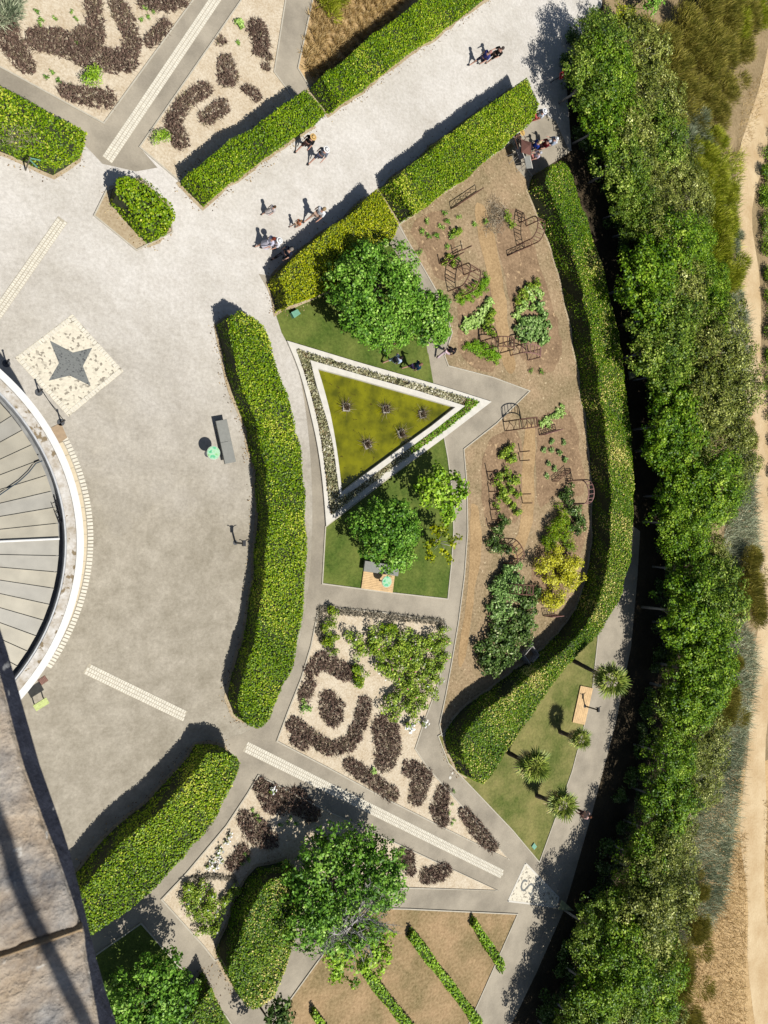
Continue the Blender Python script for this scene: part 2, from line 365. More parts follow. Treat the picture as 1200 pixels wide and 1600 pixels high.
def blade_mesh(name, P, D, ln, w, mat, var):
    return np_mesh(name, blade_geo(P, D, ln, w), quads(len(P)), mat, np.repeat(np.clip(var, 0, 1), 4))
def rdir(n, up=0.0):
    d = rng.standard_normal((n, 3)); d[:, 2] += up; return d / np.linalg.norm(d, axis=1)[:, None]

# ------------------------------------------------------------------ ground sheets (the setting)
def sheet(name, pts, z, mat, ground=True, edging=None, world=False):
    P = ccw([np.asarray(p)[:2] for p in pts] if world else [gp(x, y)[:2] for x, y in pts])
    me = np_mesh(name, [(p[0], p[1], z) for p in P], [tuple(range(len(P)))], mat)
    o = mobj(name, me); tag(o, kind='structure')
    if edging:
        a = offset(P, edging / 2); b = offset(P, -edging / 2); n = len(P); mb = MB()
        for i in range(n):
            j = (i + 1) % n; zt = z + .045; q = [a[i], a[j], b[j], b[i]]
            mb.add([(p[0], p[1], z - .01) for p in q] + [(p[0], p[1], zt) for p in q], [(4, 5, 6, 7), (0, 1, 5, 4), (2, 3, 7, 6)])
        mb.build('edging', M['edging'], o)
    return o, P

g = mobj('ground', np_mesh('ground', [(-500, -500, 0), (500, -500, 0), (500, 500, 0), (-500, 500, 0)], [(0, 1, 2, 3)], M['earth'])); tag(g, kind='structure')
sheet('plaza', [(-500, -420), (980, -420), (945, -60), (940, 10), (905, 60), (885, 130), (893, 235), (850, 262), (820, 290), (640, 400), (560, 520), (540, 900), (480, 1150), (380, 1300), (160, 1700), (-500, 1900)], .004, M['plaza'])
# garden paths
sheet('garden_path', smooth_line([(404, 428), (432, 480), (462, 560), (480, 660), (488, 780), (484, 900), (466, 1010), (432, 1090), (392, 1140), (350, 1158), (325, 1215), (240, 1300), (130, 1400), (60, 1560), (60, 1760)], 3) + [(700, 1760), (780, 1640), (838, 1520), (882, 1420), (925, 1270), (962, 1130), (986, 1010), (996, 900), (1000, 830), (960, 800), (930, 640), (760, 420), (700, 340), (640, 330), (560, 420), (480, 440)], .008, M['path'])
sheet('entrance_path', [(-200, -40), (-40, 70), (162, 194), (345, -60), (420, -60), (218, 230), (246, 262), (212, 268), (160, 256), (128, 222), (-40, 128), (-200, 20)], .008, M['path'])
sheet('side_path', [(455, -60), (498, -60), (465, 107), (487, 142), (457, 152), (428, 113)], .008, M['path'])
# far right: field, verge, track
sheet('straw_field', [(1030, 1250), (1300, 1150), (1800, 1150), (1800, 2200), (950, 2000), (1010, 1600)], .006, M['straw'])
sheet('track_verge', [(1100, -200), (1500, -250), (1500, 1200), (1250, 1230), (1100, 1300), (1085, 1000), (1110, 700), (1100, 400), (1085, 250)], .003, M['verge'])
trk = [(1260, -60), (1222, 60), (1194, 160), (1174, 250), (1162, 330), (1166, 420), (1174, 520), (1182, 620), (1186, 700), (1192, 790), (1198, 880), (1200, 960), (1194, 1040), (1186, 1120), (1180, 1230), (1178, 1330), (1184, 1430), (1192, 1530), (1204, 1680)]
trk = smooth_line(trk, 3); w_ = [18 + 4 * math.sin(i * .9) for i in range(len(trk))]
sheet('sandy_track', [(p[0] - w, p[1]) for p, w in zip(trk, w_)] + [(p[0] + w * .9, p[1]) for p, w in list(zip(trk, w_))[::-1]], .012, M['sand'])
# garden beds and lawns
BEDS = {}
def bed(name, key, pts, z, mat, e=.07):
    o, P = sheet(name, pts, z, M[mat], edging=e); BEDS[key] = P; return o
bed('kitchen_garden', 'veg', [(622, 352), (700, 290), (800, 222), (812, 250), (850, 300), (900, 420), (930, 560), (950, 700), (955, 800), (945, 900), (900, 990), (780, 1100), (690, 1150), (686, 1132), (696, 1085), (706, 1030), (716, 970), (725, 900), (730, 830), (729, 760), (724, 702), (775, 662), (827, 611), (770, 590), (700, 572), (694, 556), (706, 520), (690, 470), (650, 400)], .02, 'veg')
bed('lawn', 'lawnA', [(424, 470), (440, 520), (447, 533), (560, 566), (677, 600), (669, 552), (655, 450), (612, 382), (500, 436)], .022, 'lawn', None)
bed('lawn', 'lawnB', [(508, 823), (600, 752), (693, 683), (699, 715), (706, 770), (708, 830), (705, 877), (699, 936), (600, 925), (503, 912)], .022, 'lawn')
bed('gravel_bed', 'C', [(498, 947), (600, 957), (695, 972), (693, 1030), (680, 1080), (664, 1122), (648, 1170), (668, 1200), (735, 1275), (795, 1343), (700, 1297), (600, 1247), (513, 1200), (432, 1158), (450, 1110), (470, 1060), (485, 1010)], .02, 'gravel')
bed('gravel_bed', 'D', [(403, 1211), (503, 1263), (613, 1315), (777, 1391), (633, 1387), (560, 1388), (480, 1430), (400, 1480), (335, 1500), (318, 1478), (252, 1405), (290, 1365), (353, 1290), (386, 1240)], .02, 'gravel')
bed('lawn', 'lawnE', [(220, 1442), (147, 1493), (110, 1560), (120, 1700), (430, 1700), (353, 1587), (280, 1510)], .022, 'lawn')
bed('dry_lawn', 'F', [(560, 1418), (637, 1420), (808, 1428), (745, 1570), (690, 1690), (370, 1690), (443, 1575), (495, 1503)], .02, 'dry')
bed('lawn', 'lawnG', [(842, 1347), (800, 1297), (700, 1192), (684, 1150), (780, 1090), (850, 1040), (936, 950), (933, 1000), (925, 1073), (912, 1133), (893, 1205), (867, 1278)], .022, 'lawn2')
bed('gravel_bed', 'Hb', [(-160, 10), (0, 105), (162, 193), (302, 0), (345, -70), (-160, -70)], .02, 'gravel')
bed('gravel_bed', 'I', [(377, 0), (420, -65), (456, -65), (428, 113), (457, 152), (430, 172), (288, 290), (218, 230)], .02, 'gravel')
bed('straw_bed', 'J', [(488, 0), (500, -70), (740, -90), (640, 20), (500, 142), (484, 138), (465, 107)], .02, 'straw')
sheet('seating_court', [(812, 214), (842, 172), (868, 190), (890, 238), (852, 262), (826, 285), (806, 262), (797, 236)], .024, M['path'])
sheet('earth_corner', [(945, -60), (1060, -60), (1060, 60), (960, 90), (925, 45), (945, 10)], .008, M['verge'])
sheet('lane_end', [(604, 372), (626, 352), (664, 436), (700, 540), (690, 556), (668, 552), (652, 450)], .025, M['path'])
def ragged(pts, k=6, a=2.2):
    q = smooth_line(pts, k, True); r = random.Random(len(pts)); return [(p[0] + r.uniform(-a, a), p[1] + r.uniform(-a, a)) for p in q]
# dug plots in the kitchen garden
for pts in ([(642, 355), (690, 330), (715, 400), (735, 425), (690, 440), (665, 400)], [(720, 470), (770, 430), (776, 520), (770, 580), (722, 560), (716, 510)],
            [(775, 345), (815, 330), (845, 420), (870, 500), (876, 560), (850, 585), (815, 560), (796, 470), (782, 400)],
            [(842, 655), (888, 640), (905, 700), (912, 770), (870, 775), (840, 790), (838, 700)], [(758, 700), (805, 672), (815, 720), (812, 800), (790, 820), (756, 810)],
            [(835, 860), (905, 790), (912, 850), (880, 920), (840, 940)]):
    sheet('dug_plot', ragged(pts), .026, M['soil'])

for pts in ([(742, 322), (760, 330), (778, 400), (790, 470), (796, 530), (806, 575), (790, 580), (776, 530), (768, 460), (752, 390)], [(820, 668), (836, 672), (834, 740), (834, 800), (822, 850), (806, 880), (800, 860), (812, 820), (816, 740)],
            [(735, 790), (748, 800), (752, 860), (742, 920), (732, 1000), (722, 1040), (716, 1030), (728, 940), (734, 860)]):
    sheet('trodden_trail', ragged(pts, 4, 1.3), .029, M['trail'])

# ------------------------------------------------------------------ sett strips, compass mosaics
def sett_strip(a, b, wpx, rows, label, cross=.13):
    A, B = gp(*a)[:2], gp(*b)[:2]; d = B - A; Ln = np.linalg.norm(d); d /= Ln; nrm = np.array([-d[1], d[0]])
    W = wpx * px_m(*[(p + q) / 2 for p, q in zip(a, b)]); q = [A + nrm * W / 2, B + nrm * W / 2, B - nrm * W / 2, A - nrm * W / 2]
    base = mobj('sett_strip', MB().prism(ccw(q), .0, .014).mesh('sett_strip', M['joint'])); tag(base, kind='structure')
    mb = MB(); rw = W / rows; ang = math.atan2(d[1], d[0])
    for r in range(rows):
        s = random.random() * cross
        while s < Ln - cross * .5:
            c = cross * (.8 + .4 * random.random()); p = A + d * (s + c / 2) + nrm * (-W / 2 + rw * (r + .5))
            mb.bbox((p[0], p[1], .0125 + random.uniform(-.002, .004)), (c - .022, rw - .024, .022), ang + random.uniform(-.05, .05), .008); s += c
    o = mb.build('sett', M['sett'], base); tag(o, kind='stuff')
    return base
sett_strip((345, -14), (167, 250), 16, 3, '')
sett_strip((98, 343), (-70, 584), 16, 3, '')
sett_strip((134, 1044), (289, 1119), 17, 3, '')
sett_strip((383, 1166), (785, 1366), 15, 3, '')

def mosaic(name, poly, zt):
    return tag(mobj(name, MB().prism(ccw([gp(*p)[:2] for p in poly]), 0, zt).mesh(name, M['mosaic'])), kind='structure')
def mosaic_mat(name, base, dark, s):
    m, nt, b = _nodes(name); N = nt.nodes; L = nt.links
    g = N.new('ShaderNodeNewGeometry'); v = N.new('ShaderNodeTexVoronoi'); v.inputs['Scale'].default_value = s; L.new(g.outputs['Position'], v.inputs['Vector'])
    sp = N.new('ShaderNodeSeparateColor'); L.new(v.outputs['Color'], sp.inputs[0])
    r = N.new('ShaderNodeValToRGB'); r.color_ramp.interpolation = 'LINEAR'; e = r.color_ramp.elements
    e[0].position = 0; e[0].color = dark; e[1].position = 1; e[1].color = tuple(min(.9, c * 1.1) for c in base[:3]) + (1,)
    for p, c in ((.06, dark), (.16, tuple(.65 * x + .35 * y for x, y in zip(base, dark))), (.3, base)):
        q = e.new(p); q.color = c
    L.new(sp.outputs[0], r.inputs[0]); L.new(r.outputs[0], b.inputs['Base Color'])
    bp = N.new('ShaderNodeBump'); bp.inputs['Strength'].default_value = .5; bp.inputs['Distance'].default_value = .02; bp.invert = True; L.new(v.outputs['Distance'], bp.inputs['Height']); L.new(bp.outputs[0], b.inputs['Normal'])
    b.inputs['Roughness'].default_value = .85; return m
M['mosaic'] = mosaic_mat('cream_pebble_mosaic', obs(236, 226, 202), obs(160, 150, 132), 9.0)
M['mosaic_grey'] = mosaic_mat('grey_pebble_mosaic', obs(126, 128, 124), obs(80, 82, 82), 16)
sq = [(113, 491), (193, 580), (107, 651), (23, 559)]
ms = mosaic('compass_mosaic', sq, .013)
star = [(77.5, 532), (114, 551), (144, 543.5), (129.5, 572), (141.5, 603), (109, 587), (76, 595), (92, 567.5)]
MB().prism(ccw([gp(*p)[:2] for p in star]), .0135, .019).build('star_inlay', M['mosaic_grey'], ms)
mb = MB(); Q = ccw([gp(*p)[:2] for p in sq])
for i in range(4):
    A, B = Q[i], Q[(i + 1) % 4]; d = B - A; Ln = np.linalg.norm(d); d /= Ln; inn = np.array([-d[1], d[0]]); s = 0.24
    while s < Ln - .12:
        c = .15 * (.85 + .3 * random.random()); p = A + d * (s + c / 2) + inn * .12; mb.bbox((p[0], p[1], .0145), (c - .03, .2, .027), math.atan2(d[1], d[0]), .008); s += c
tag(mb.build('border_sett', M['sett'], ms), kind='stuff')
st = mosaic('south_marker_mosaic', [(821, 1347), (874, 1402), (870, 1419), (836, 1414), (792, 1409)], .014)
S = [(823.8, 1377.2), (821, 1375.8), (818, 1376), (815.3, 1380.5), (814.4, 1387), (816.8, 1390.8), (820, 1390.2), (824.5, 1385), (828.5, 1381.6), (831.5, 1382), (833.4, 1385.5), (832.4, 1391.5), (829.6, 1397), (827.4, 1396), (825.4, 1394.6)]
sp = [gp(*p)[:2] for p in smooth_line(S, 4)]; n = len(sp); Lf, Rt = [], []
for i, p in enumerate(sp):
    d = sp[min(n - 1, i + 1)] - sp[max(0, i - 1)]; d /= np.linalg.norm(d); w = .065 if 3 < i < n - 4 else .04 + .02 * min(i, n - 1 - i) / 4
    Lf.append(p + np.array([-d[1], d[0]]) * w); Rt.append(p - np.array([-d[1], d[0]]) * w)
me = np_mesh('letter_s', [(p[0], p[1], .019) for p in Lf + Rt], [(i, i + 1, n + i + 1, n + i) for i in range(n - 1)], M['mosaic_grey']); mobj('letter_s', me, st)
mb = MB(); Q = ccw([gp(*p)[:2] for p in [(821, 1347), (874, 1402), (870, 1419), (836, 1414), (792, 1409)]])
for i in range(5):
    A, B = Q[i], Q[(i + 1) % 5]; c = (A + B) / 2; d = B - A; inn = np.array([-d[1], d[0]]) / np.linalg.norm(d)
    mb.box((c[0] + inn[0] * .05, c[1] + inn[1] * .05, .012), (np.linalg.norm(d) - .06, .1, .02), math.atan2(d[1], d[0]))
mb.build('marker_border', M['kerb'], st)

# ------------------------------------------------------------------ round building below the tower
CX, CY = -3.06, -1.34
bd = empty('round_annex', (CX, CY, 0)); tag(bd, 'round annex with radial sheet roof panels and a pale stained stone parapet', 'building')
def ring(name, r0, r1, z0, z1, mat, a0=0, a1=2 * math.pi, n=120, parent=bd, zin=None):
    k = max(2, int(n * (a1 - a0) / (2 * math.pi))); v = []; f = []; full = abs(a1 - a0 - 2 * math.pi) < 1e-6
    zi = z1 if zin is None else zin
    for i in range(k if full else k + 1):
        a = a0 + (a1 - a0) * i / k; c, s = math.cos(a), math.sin(a)
        v += [(r0 * c, r0 * s, z0), (r1 * c, r1 * s, z0), (r1 * c, r1 * s, z1), (r0 * c, r0 * s, zi)]
    m = k if full else k
    for i in range(m):
        j = (i + 1) % k if full else i + 1
        for e in range(4): f.append((i * 4 + e, j * 4 + e, j * 4 + (e + 1) % 4, i * 4 + (e + 1) % 4)[::-1])
    if not full: f += [(0, 1, 2, 3), (k * 4 + 3, k * 4 + 2, k * 4 + 1, k * 4)]
    return mobj(name, np_mesh(name, v, f, mat), parent)
def RR(x, y, z): p = gp(x, y, z); return math.hypot(p[0] - CX, p[1] - CY)
stain_m = mosaic_mat('lichen_stone', obs(226, 218, 202), obs(150, 134, 110), 3.4)
def stain_mat():
    return ground_mat('lichen_stained_stone', (obs(168, 152, 128), obs(250, 246, 238)), (obs(180, 164, 138), obs(246, 242, 234)), 5, 1.8, .5, bump=.3, speck=(obs(150, 132, 104), 3.0, .58))
M['stain'] = stain_mat()
rW, rL, rS, rG = 9.07, RR(120.5, 840, 5.12), RR(104.5, 840, 5.12), RR(92, 840, 4.75)
ring('wall', rL - .45, rW - .12, 0, 4.86, M['white'])
ring('cornice', rL + .004, rW, 4.86, 5.0, M['white'])
ring('cornice_joint', rL - .03, rL + .003, 4.8, 4.93, M['darkgrey'])
ring('parapet', rS, rL - .031, 4.3, 5.12, M['stain'])
ring('parapet_rim', rS - .07, rS - .002, 4.3, 5.09, plain('grey_rim', obs(205, 206, 206), .6))
ring('gutter', rG - .2, rS - .071, 4.28, 4.42, plain('gutter_lead', (.13, .13, .125), .6, var=.3, scale=3))
nP = 78; M['roofA'] = plain('roof_sheet', obs(190, 182, 162), .6, .05, var=.14, scale=1.3); M['roofB'] = plain('roof_sheet_grey', obs(182, 177, 164), .6, .05, var=.12, scale=1.6)
def panel_mesh(mat):
    a = 2 * math.pi / nP; g_ = .0013; r0, r1 = 3.2, rG; mb = MB(); k = 3
    def P(r, t, z): return (r * math.cos(t), r * math.sin(t), z)
    z0, z1 = 5.6, 4.75; t0, t1 = g_, a - g_
    mb.add([P(r0, t0, z0), P(r1, t0, z1), P(r1, t1, z1), P(r0, t1, z0), P(r0, t0, z0 - .08), P(r1, t0, z1 - .08), P(r1, t1, z1 - .08), P(r0, t1, z0 - .08)],
           [(0, 1, 2, 3), (0, 4, 5, 1), (1, 5, 6, 2), (2, 6, 7, 3)])
    for t in (t1 - .005,):     # upturned seam
        mb.add([P(r0, t, z0), P(r1, t, z1), P(r1, t + .004, z1), P(r0, t + .004, z0), P(r0, t, z0 + .05), P(r1, t, z1 + .05), P(r1, t + .004, z1 + .05), P(r0, t + .004, z0 + .05)],
               [(4, 5, 6, 7), (0, 1, 5, 4), (2, 3, 7, 6), (1, 2, 6, 5)])
    return mb.mesh('roof_panel', mat)
pm = [panel_mesh(M['roofA']), panel_mesh(M['roofB'])]
for i in range(nP): mobj('roof_panel', pm[1 if random.random() < .35 else 0], bd, rz=2 * math.pi * i / nP + .02)
ring('roof_deck', 3.0, rG - .1, 4.2, 4.6, M['darkgrey'], zin=5.4)
a_ = math.atan2(gp(60, 843, 4.9)[1] - CY, gp(60, 843, 4.9)[0] - CX)   # white pipe lying along one seam
mb = MB(); mb.tube([(r * math.cos(a_), r * math.sin(a_), 5.6 + (4.75 - 5.6) * (r - 3.2) / (rG - 3.2) + .09) for r in (4.0, 6.5, rG)], .045); mb.build('white_pipe', M['white'], bd)
# paving round the foot of the wall
aS = math.atan2(gp(107, 686)[1] - CY, gp(107, 686)[0] - CX); aE = math.atan2(gp(79, 1045)[1] - CY, gp(79, 1045)[0] - CX)
pv = ring('wall_foot_paving', 9.0, 10.12, 0, .022, M['joint'], aE, aS, parent=None); pv.location = (CX, CY, 0); tag(pv, kind='structure')
k = 17
for i in range(k):
    t0, t1 = aE + (aS - aE) * i / k + .0012, aE + (aS - aE) * (i + 1) / k - .0012
    ring('paving_slab', 9.02, 10.10, .018, .034, M['slab'], t0, t1, n=200, parent=pv)
mb = MB(); t = aE
while t < aS:
    c = .0165 * (.9 + .2 * random.random()); tm = t + c / 2; mb.bbox((10.27 * math.cos(tm), 10.27 * math.sin(tm), .014), (.26, c * 10.27 - .045, .028), tm, .01); t += c
tag(mb.build('edge_sett', M['sett'], pv), kind='stuff')
mb = MB(); mb.prism(ccw([gp(*p)[:2] for p in [(80, 668), (95, 661), (105, 684), (88, 696)]]), 0, .03)
tag(mb.build('landing_slab', plain('brown_landing', obs(186, 160, 128), .9)), kind='structure')
# cable and ladder in the gutter
mb = MB(); mb.tube([gp(x, y, z) for x, y, z in ((-30, 795, 5.35), (0, 773, 5.2), (30, 752, 5.05), (45, 738, 4.98), (56, 724, 4.95), (66, 720, 4.9))], .022)
o = mb.build('roof_cable', plain('blue_black_cable', (.02, .035, .05), .5)); tag(o, 'dark cable running down the annex roof to the gutter', 'cable')
lad = empty('gutter_ladder', tuple(gp(88, 806, 4.5))); tag(lad, 'small black steel ladder lying in the annex gutter', 'ladder')
b0 = gp(88, 806, 4.5); e1 = [gp(79, 784, 4.75) - b0, gp(93, 818, 4.75) - b0]; e2 = [gp(88, 780, 4.75) - b0, gp(97, 816, 4.75) - b0]
for e in (e1, e2): MB().tube(e, .028).build('rail', M['black'], lad)
for t in (.08, .45, .75, .95): MB().tube([e1[0] * (1 - t) + e1[1] * t, e2[0] * (1 - t) + e2[1] * t], .02).build('rung', M['black'], lad)

# lighthouse: shaft under the camera and the gallery ledge in the corner of the view
lh = empty('lighthouse', (CX, CY, 0)); tag(lh, 'weathered stone lighthouse gallery ledge with lichen and painted edge shade', 'lighthouse')
ledge_m = ground_mat('weathered_ledge', (obs(92, 92, 94), obs(230, 222, 208)), (obs(122, 122, 126), obs(236, 200, 152)), 20, 7, .45, bump=.9, speck=(obs(240, 232, 218), 34, .67))
LZ = H - 1.42
def lp(x, y, z=LZ): return gp(x, y, z) - np.array([CX, CY, 0])
edge = [(-120, 700), (-62, 850), (-8, 1020), (37, 1195), (72, 1290), (92, 1340), (114, 1405), (128, 1449)]
def ledge_block(top, name, dz=0.0):
    n = len(top); inner = [(p[0] - 420, p[1] + 140) for p in top]
    us = [lp(x, y, LZ + dz) for x, y in top] + [lp(x, y, LZ + dz) for x, y in inner[::-1]]
    nn = 34; v = []; f = []; T = np.asarray(us[:n]); I = np.asarray(us[n:][::-1]); rows = 40
    def at(t):
        s = t * (n - 1); i = min(n - 2, int(s)); return T[i] * (1 - s + i) + T[i + 1] * (s - i), I[i] * (1 - s + i) + I[i + 1] * (s - i)
    for i in range(nn + 1):
        a, b = at(i / nn)
        for j in range(rows + 1):
            q = (j / rows) ** 1.6; p = a * (1 - q) + b * q; e = min(i, nn - i) / nn
            dn = -.012 * math.exp(-((q / .012) ** 2)) - .01 * math.exp(-((e / .02) ** 2))
            w = .0035 * float(vnoise(np.array([[p[0], p[1], 0]]), 55, 1.0)[0]) + .003 * float(vnoise(np.array([[p[0], p[1], 0]]), 140, 2.0)[0])
            v.append((p[0], p[1], p[2] + dn + w))
    for i in range(nn):
        for j in range(rows): f.append((i * (rows + 1) + j, i * (rows + 1) + j + 1, (i + 1) * (rows + 1) + j + 1, (i + 1) * (rows + 1) + j))
    k = len(v)
    for i in range(nn + 1): p = v[i * (rows + 1)]; v.append((p[0], p[1], p[2] - .3))
    for i in range(nn): f.append((i * (rows + 1), (i + 1) * (rows + 1), k + i + 1, k + i))
    for i0 in (0, nn):
        k2 = len(v)
        for j in range(rows + 1): p = v[i0 * (rows + 1) + j]; v.append((p[0], p[1], p[2] - .3))
        for j in range(rows): f.append((i0 * (rows + 1) + j, i0 * (rows + 1) + j + 1, k2 + j + 1, k2 + j))
    return mobj(name, np_mesh(name, v, f, ledge_m, smooth=True), lh)
ledge_block(edge, 'ledge_stone')
ledge_block([(132, 1452), (138, 1500), (146, 1545), (156, 1600), (180, 1720)], 'ledge_stone', .004)
mj = [(129, 1449), (90, 1463), (60, 1473), (20, 1487), (-40, 1507), (-300, 1593)]
mb = MB(); v = [lp(x, y - 8, LZ - .009) for x, y in mj] + [lp(x, y + 2, LZ + .003) for x, y in mj] + [lp(x, y + 12, LZ - .009) for x, y in mj]; n = len(mj)
mb.add(v, [(i, i + 1, n + i + 1, n + i) for i in range(n - 1)] + [(n + i, n + i + 1, 2 * n + i + 1, 2 * n + i) for i in range(n - 1)])
mb.build('mortar_joint', ground_mat('pale_mortar', (obs(160, 132, 100), obs(232, 206, 168)), (obs(150, 128, 104), obs(226, 196, 150)), 40, 12, .5, bump=.8), lh)
shade_edge = [(-100, 700), (-42, 850), (12, 1020), (62, 1195), (94, 1285), (110, 1335), (128, 1405), (140, 1455), (151, 1500), (164, 1545), (182, 1600), (215, 1720)]
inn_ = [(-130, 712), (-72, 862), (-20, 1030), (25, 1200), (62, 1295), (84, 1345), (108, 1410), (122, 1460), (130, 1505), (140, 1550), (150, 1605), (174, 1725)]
mb = MB(); n = len(shade_edge); v = [lp(x, y, LZ - .05) for x, y in shade_edge] + [lp(x, y, LZ - .012) for x, y in inn_] + [lp(x, y, LZ - .4) for x, y in shade_edge]
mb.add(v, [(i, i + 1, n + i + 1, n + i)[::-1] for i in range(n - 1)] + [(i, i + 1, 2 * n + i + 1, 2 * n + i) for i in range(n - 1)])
mb.build('edge_shade_strip', ground_mat('edge_shade_paint', (obs(34, 38, 50), obs(66, 70, 84)), (obs(28, 30, 42), obs(58, 62, 76)), 30, 9, .5, bump=.5, speck=(obs(150, 150, 150), 40, .68)), lh)  # added dark strip: the shade along the ledge edge is put into its colour
# shaft and slab of the gallery: a ring of masonry well inside the ledge
sh = empty('shaft_dummy', (0, 0, 0)); bpy.data.objects.remove(sh)
mb = MB(); mb.disc((-1.4, 0, 0), 2.6, LZ - .6, 48, 2.0); mb.build('shaft', M['stain'], lh)
# hand rail of the gallery: its shadow crosses the ledge
rail_px = [(-70, 1120), (-32, 1215), (7, 1308), (28, 1382), (57, 1446), (80, 1490), (104, 1540), (128, 1586), (170, 1680)]
ts = to_sun / to_sun.z
rp = [lp(x, y) + np.array([ts.x, ts.y, 1.0]) * 1.03 for x, y in rail_px]
MB().tube(smooth_line(rp, 3), .0125, 8).build('hand_rail', M['darkgrey'], lh)

# ------------------------------------------------------------------ pond
pond = empty('pond', tuple(gp(580, 660))); tag(pond, 'triangular algae green pond with white kerbs and planted margin', 'pond')
pb = gp(580, 660)
def rel(pts, o=pb): return [np.asarray(gp(*p))[:2] - o[:2] for p in pts]
out_l = [(447, 533), (466, 580), (482, 640), (495, 700), (503, 760), (508, 822)]
outer = smooth_line(out_l, 3) + [(545, 792), (600, 750), (695, 682), (766, 628), (690, 604), (560, 567)]
outer_in = smooth_line([(461, 546), (478, 597), (493, 653), (503, 710), (510, 770), (515, 805)], 3) + [(545, 781), (600, 739), (690, 675), (748, 628), (690, 612), (560, 576)]
in_out = smooth_line([(481, 564), (492, 607), (507, 657), (517, 700), (525, 760), (528, 780)], 3) + [(560, 757), (620, 712), (680, 668), (722, 635), (650, 612), (560, 587)]
in_in = smooth_line([(493, 577), (502, 607), (513, 650), (522, 700), (528, 745), (530, 769)], 3) + [(560, 746), (620, 702), (670, 666), (707, 637), (640, 618), (560, 595)]
def kerb(a, b, z0, z1, name):
    a, b = rel(a), rel(b); n = len(a); v = [(p[0], p[1], z) for z in (z0, z1) for p in a] + [(p[0], p[1], z) for z in (z0, z1) for p in b]; f = []
    for i in range(n):
        j = (i + 1) % n; f += [(n + i, n + j, 3 * n + j, 3 * n + i), (i, j, n + j, n + i), (2 * n + j, 2 * n + i, 3 * n + i, 3 * n + j)]
    return mobj(name, np_mesh(name, v, f, M['kerb']), pond)
assert len(outer) == len(outer_in) and len(in_out) == len(in_in)
kerb(outer, outer_in, -.05, .14, 'outer_kerb'); kerb(in_out, in_in, -.3, .30, 'inner_kerb')
def pond_water():
    m, nt, b = _nodes('algae_water'); N = nt.nodes; L = nt.links
    g = N.new('ShaderNodeNewGeometry')
    t = N.new('ShaderNodeTexNoise'); t.inputs['Scale'].default_value = 1.3; t.inputs['Detail'].default_value = 6; L.new(g.outputs['Position'], t.inputs['Vector'])
    r = N.new('ShaderNodeValToRGB'); e = r.color_ramp.elements; e[0].position = .3; e[0].color = obs(90, 92, 4, 2.08); e[1].position = .62; e[1].color = obs(138, 136, 8, 2.08)
    L.new(t.outputs[0], r.inputs[0])
    t2 = N.new('ShaderNodeTexNoise'); t2.inputs['Scale'].default_value = 4.2; t2.inputs['Detail'].default_value = 2; t2.inputs['Distortion'].default_value = .8; L.new(g.outputs['Position'], t2.inputs['Vector'])
    r2 = N.new('ShaderNodeValToRGB'); e = r2.color_ramp.elements; e[0].position = .64; e[0].color = (0, 0, 0, 1); e[1].position = .72; e[1].color = (1, 1, 1, 1); L.new(t2.outputs[0], r2.inputs[0])
    mx = N.new('ShaderNodeMix'); mx.data_type = 'RGBA'; L.new(r2.outputs[0], mx.inputs[0]); L.new(r.outputs[0], mx.inputs[6]); mx.inputs[7].default_value = obs(88, 80, 10, 2.08)
    L.new(mx.outputs[2], b.inputs['Base Color']); b.inputs['Roughness'].default_value = .12; b.inputs['Specular IOR Level'].default_value = .5
    return m
W = rel(offset([np.array(p) for p in in_in], 0) if False else in_in)
mobj('water', np_mesh('water', [(p[0], p[1], .06) for p in ccw(W)], [tuple(range(len(W)))], pond_water()), pond)
ms_ = rel(outer_in); mobj('margin_soil', np_mesh('margin_soil', [(p[0], p[1], .05) for p in ccw(ms_)], [tuple(range(len(ms_)))], M['verge']), pond).location.z = -.012
def strip_plants(name, poly, mat, dens, h, leaf, label, cat):
    P = ccw([gp(*p)[:2] for p in poly]); n = int(abs(area(P)) * dens); q = sample_poly(P, n); o0 = np.array([*np.mean(P, 0), 0])
    z = .1 + h * (.4 + .6 * rng.random(n)) * (.75 + .35 * vnoise(q, 2.0, 4))
    pts = np.c_[q, z] - o0; var = .5 + .25 * vnoise(q, 1.2, 2) + .25 * rng.standard_normal(n)
    root = empty(name, tuple(o0)); tag(root, label, cat)
    mobj('foliage', leaf_mesh(name, pts, np.tile([0, 0, 1.0], (n, 1)), leaf, M[mat], var, jit=.9), root)
    k = max(40, n // 25); s = sample_poly(P, k); s = np.c_[s, np.full(k, .05)] - o0
    mobj('stem', blade_mesh('stem', s, rdir(k, 2.5), .3, .02, M['deadtwig'], rng.random(k)), root)['kind'] = 'stuff'
    return root
oi, io = outer_in, in_out
nl = 16
strip_plants('margin_planting', oi[:nl] + io[:nl][::-1], 'border', 420, .26, .13, 'narrow grey planting along the curved west kerb of the pond', 'plants')
strip_plants('margin_planting', [(461, 546), (560, 577), (690, 612), (725, 622), (716, 632), (650, 611), (560, 586), (483, 564)], 'border', 420, .32, .13, 'grey green sage strip along the lawn side of the pond', 'plants')
strip_plants('margin_planting', [(725, 622), (748, 628), (690, 675), (640, 711), (634, 702), (680, 668), (722, 636)], 'pondgreen', 420, .3, .12, 'bright green low strip along the right point of the pond', 'plants')
strip_plants('margin_planting', [(640, 711), (600, 739), (545, 781), (516, 804), (512, 780), (526, 778), (560, 757), (634, 702)], 'border', 420, .34, .13, 'grey mixed strip along the lower side of the pond', 'plants')
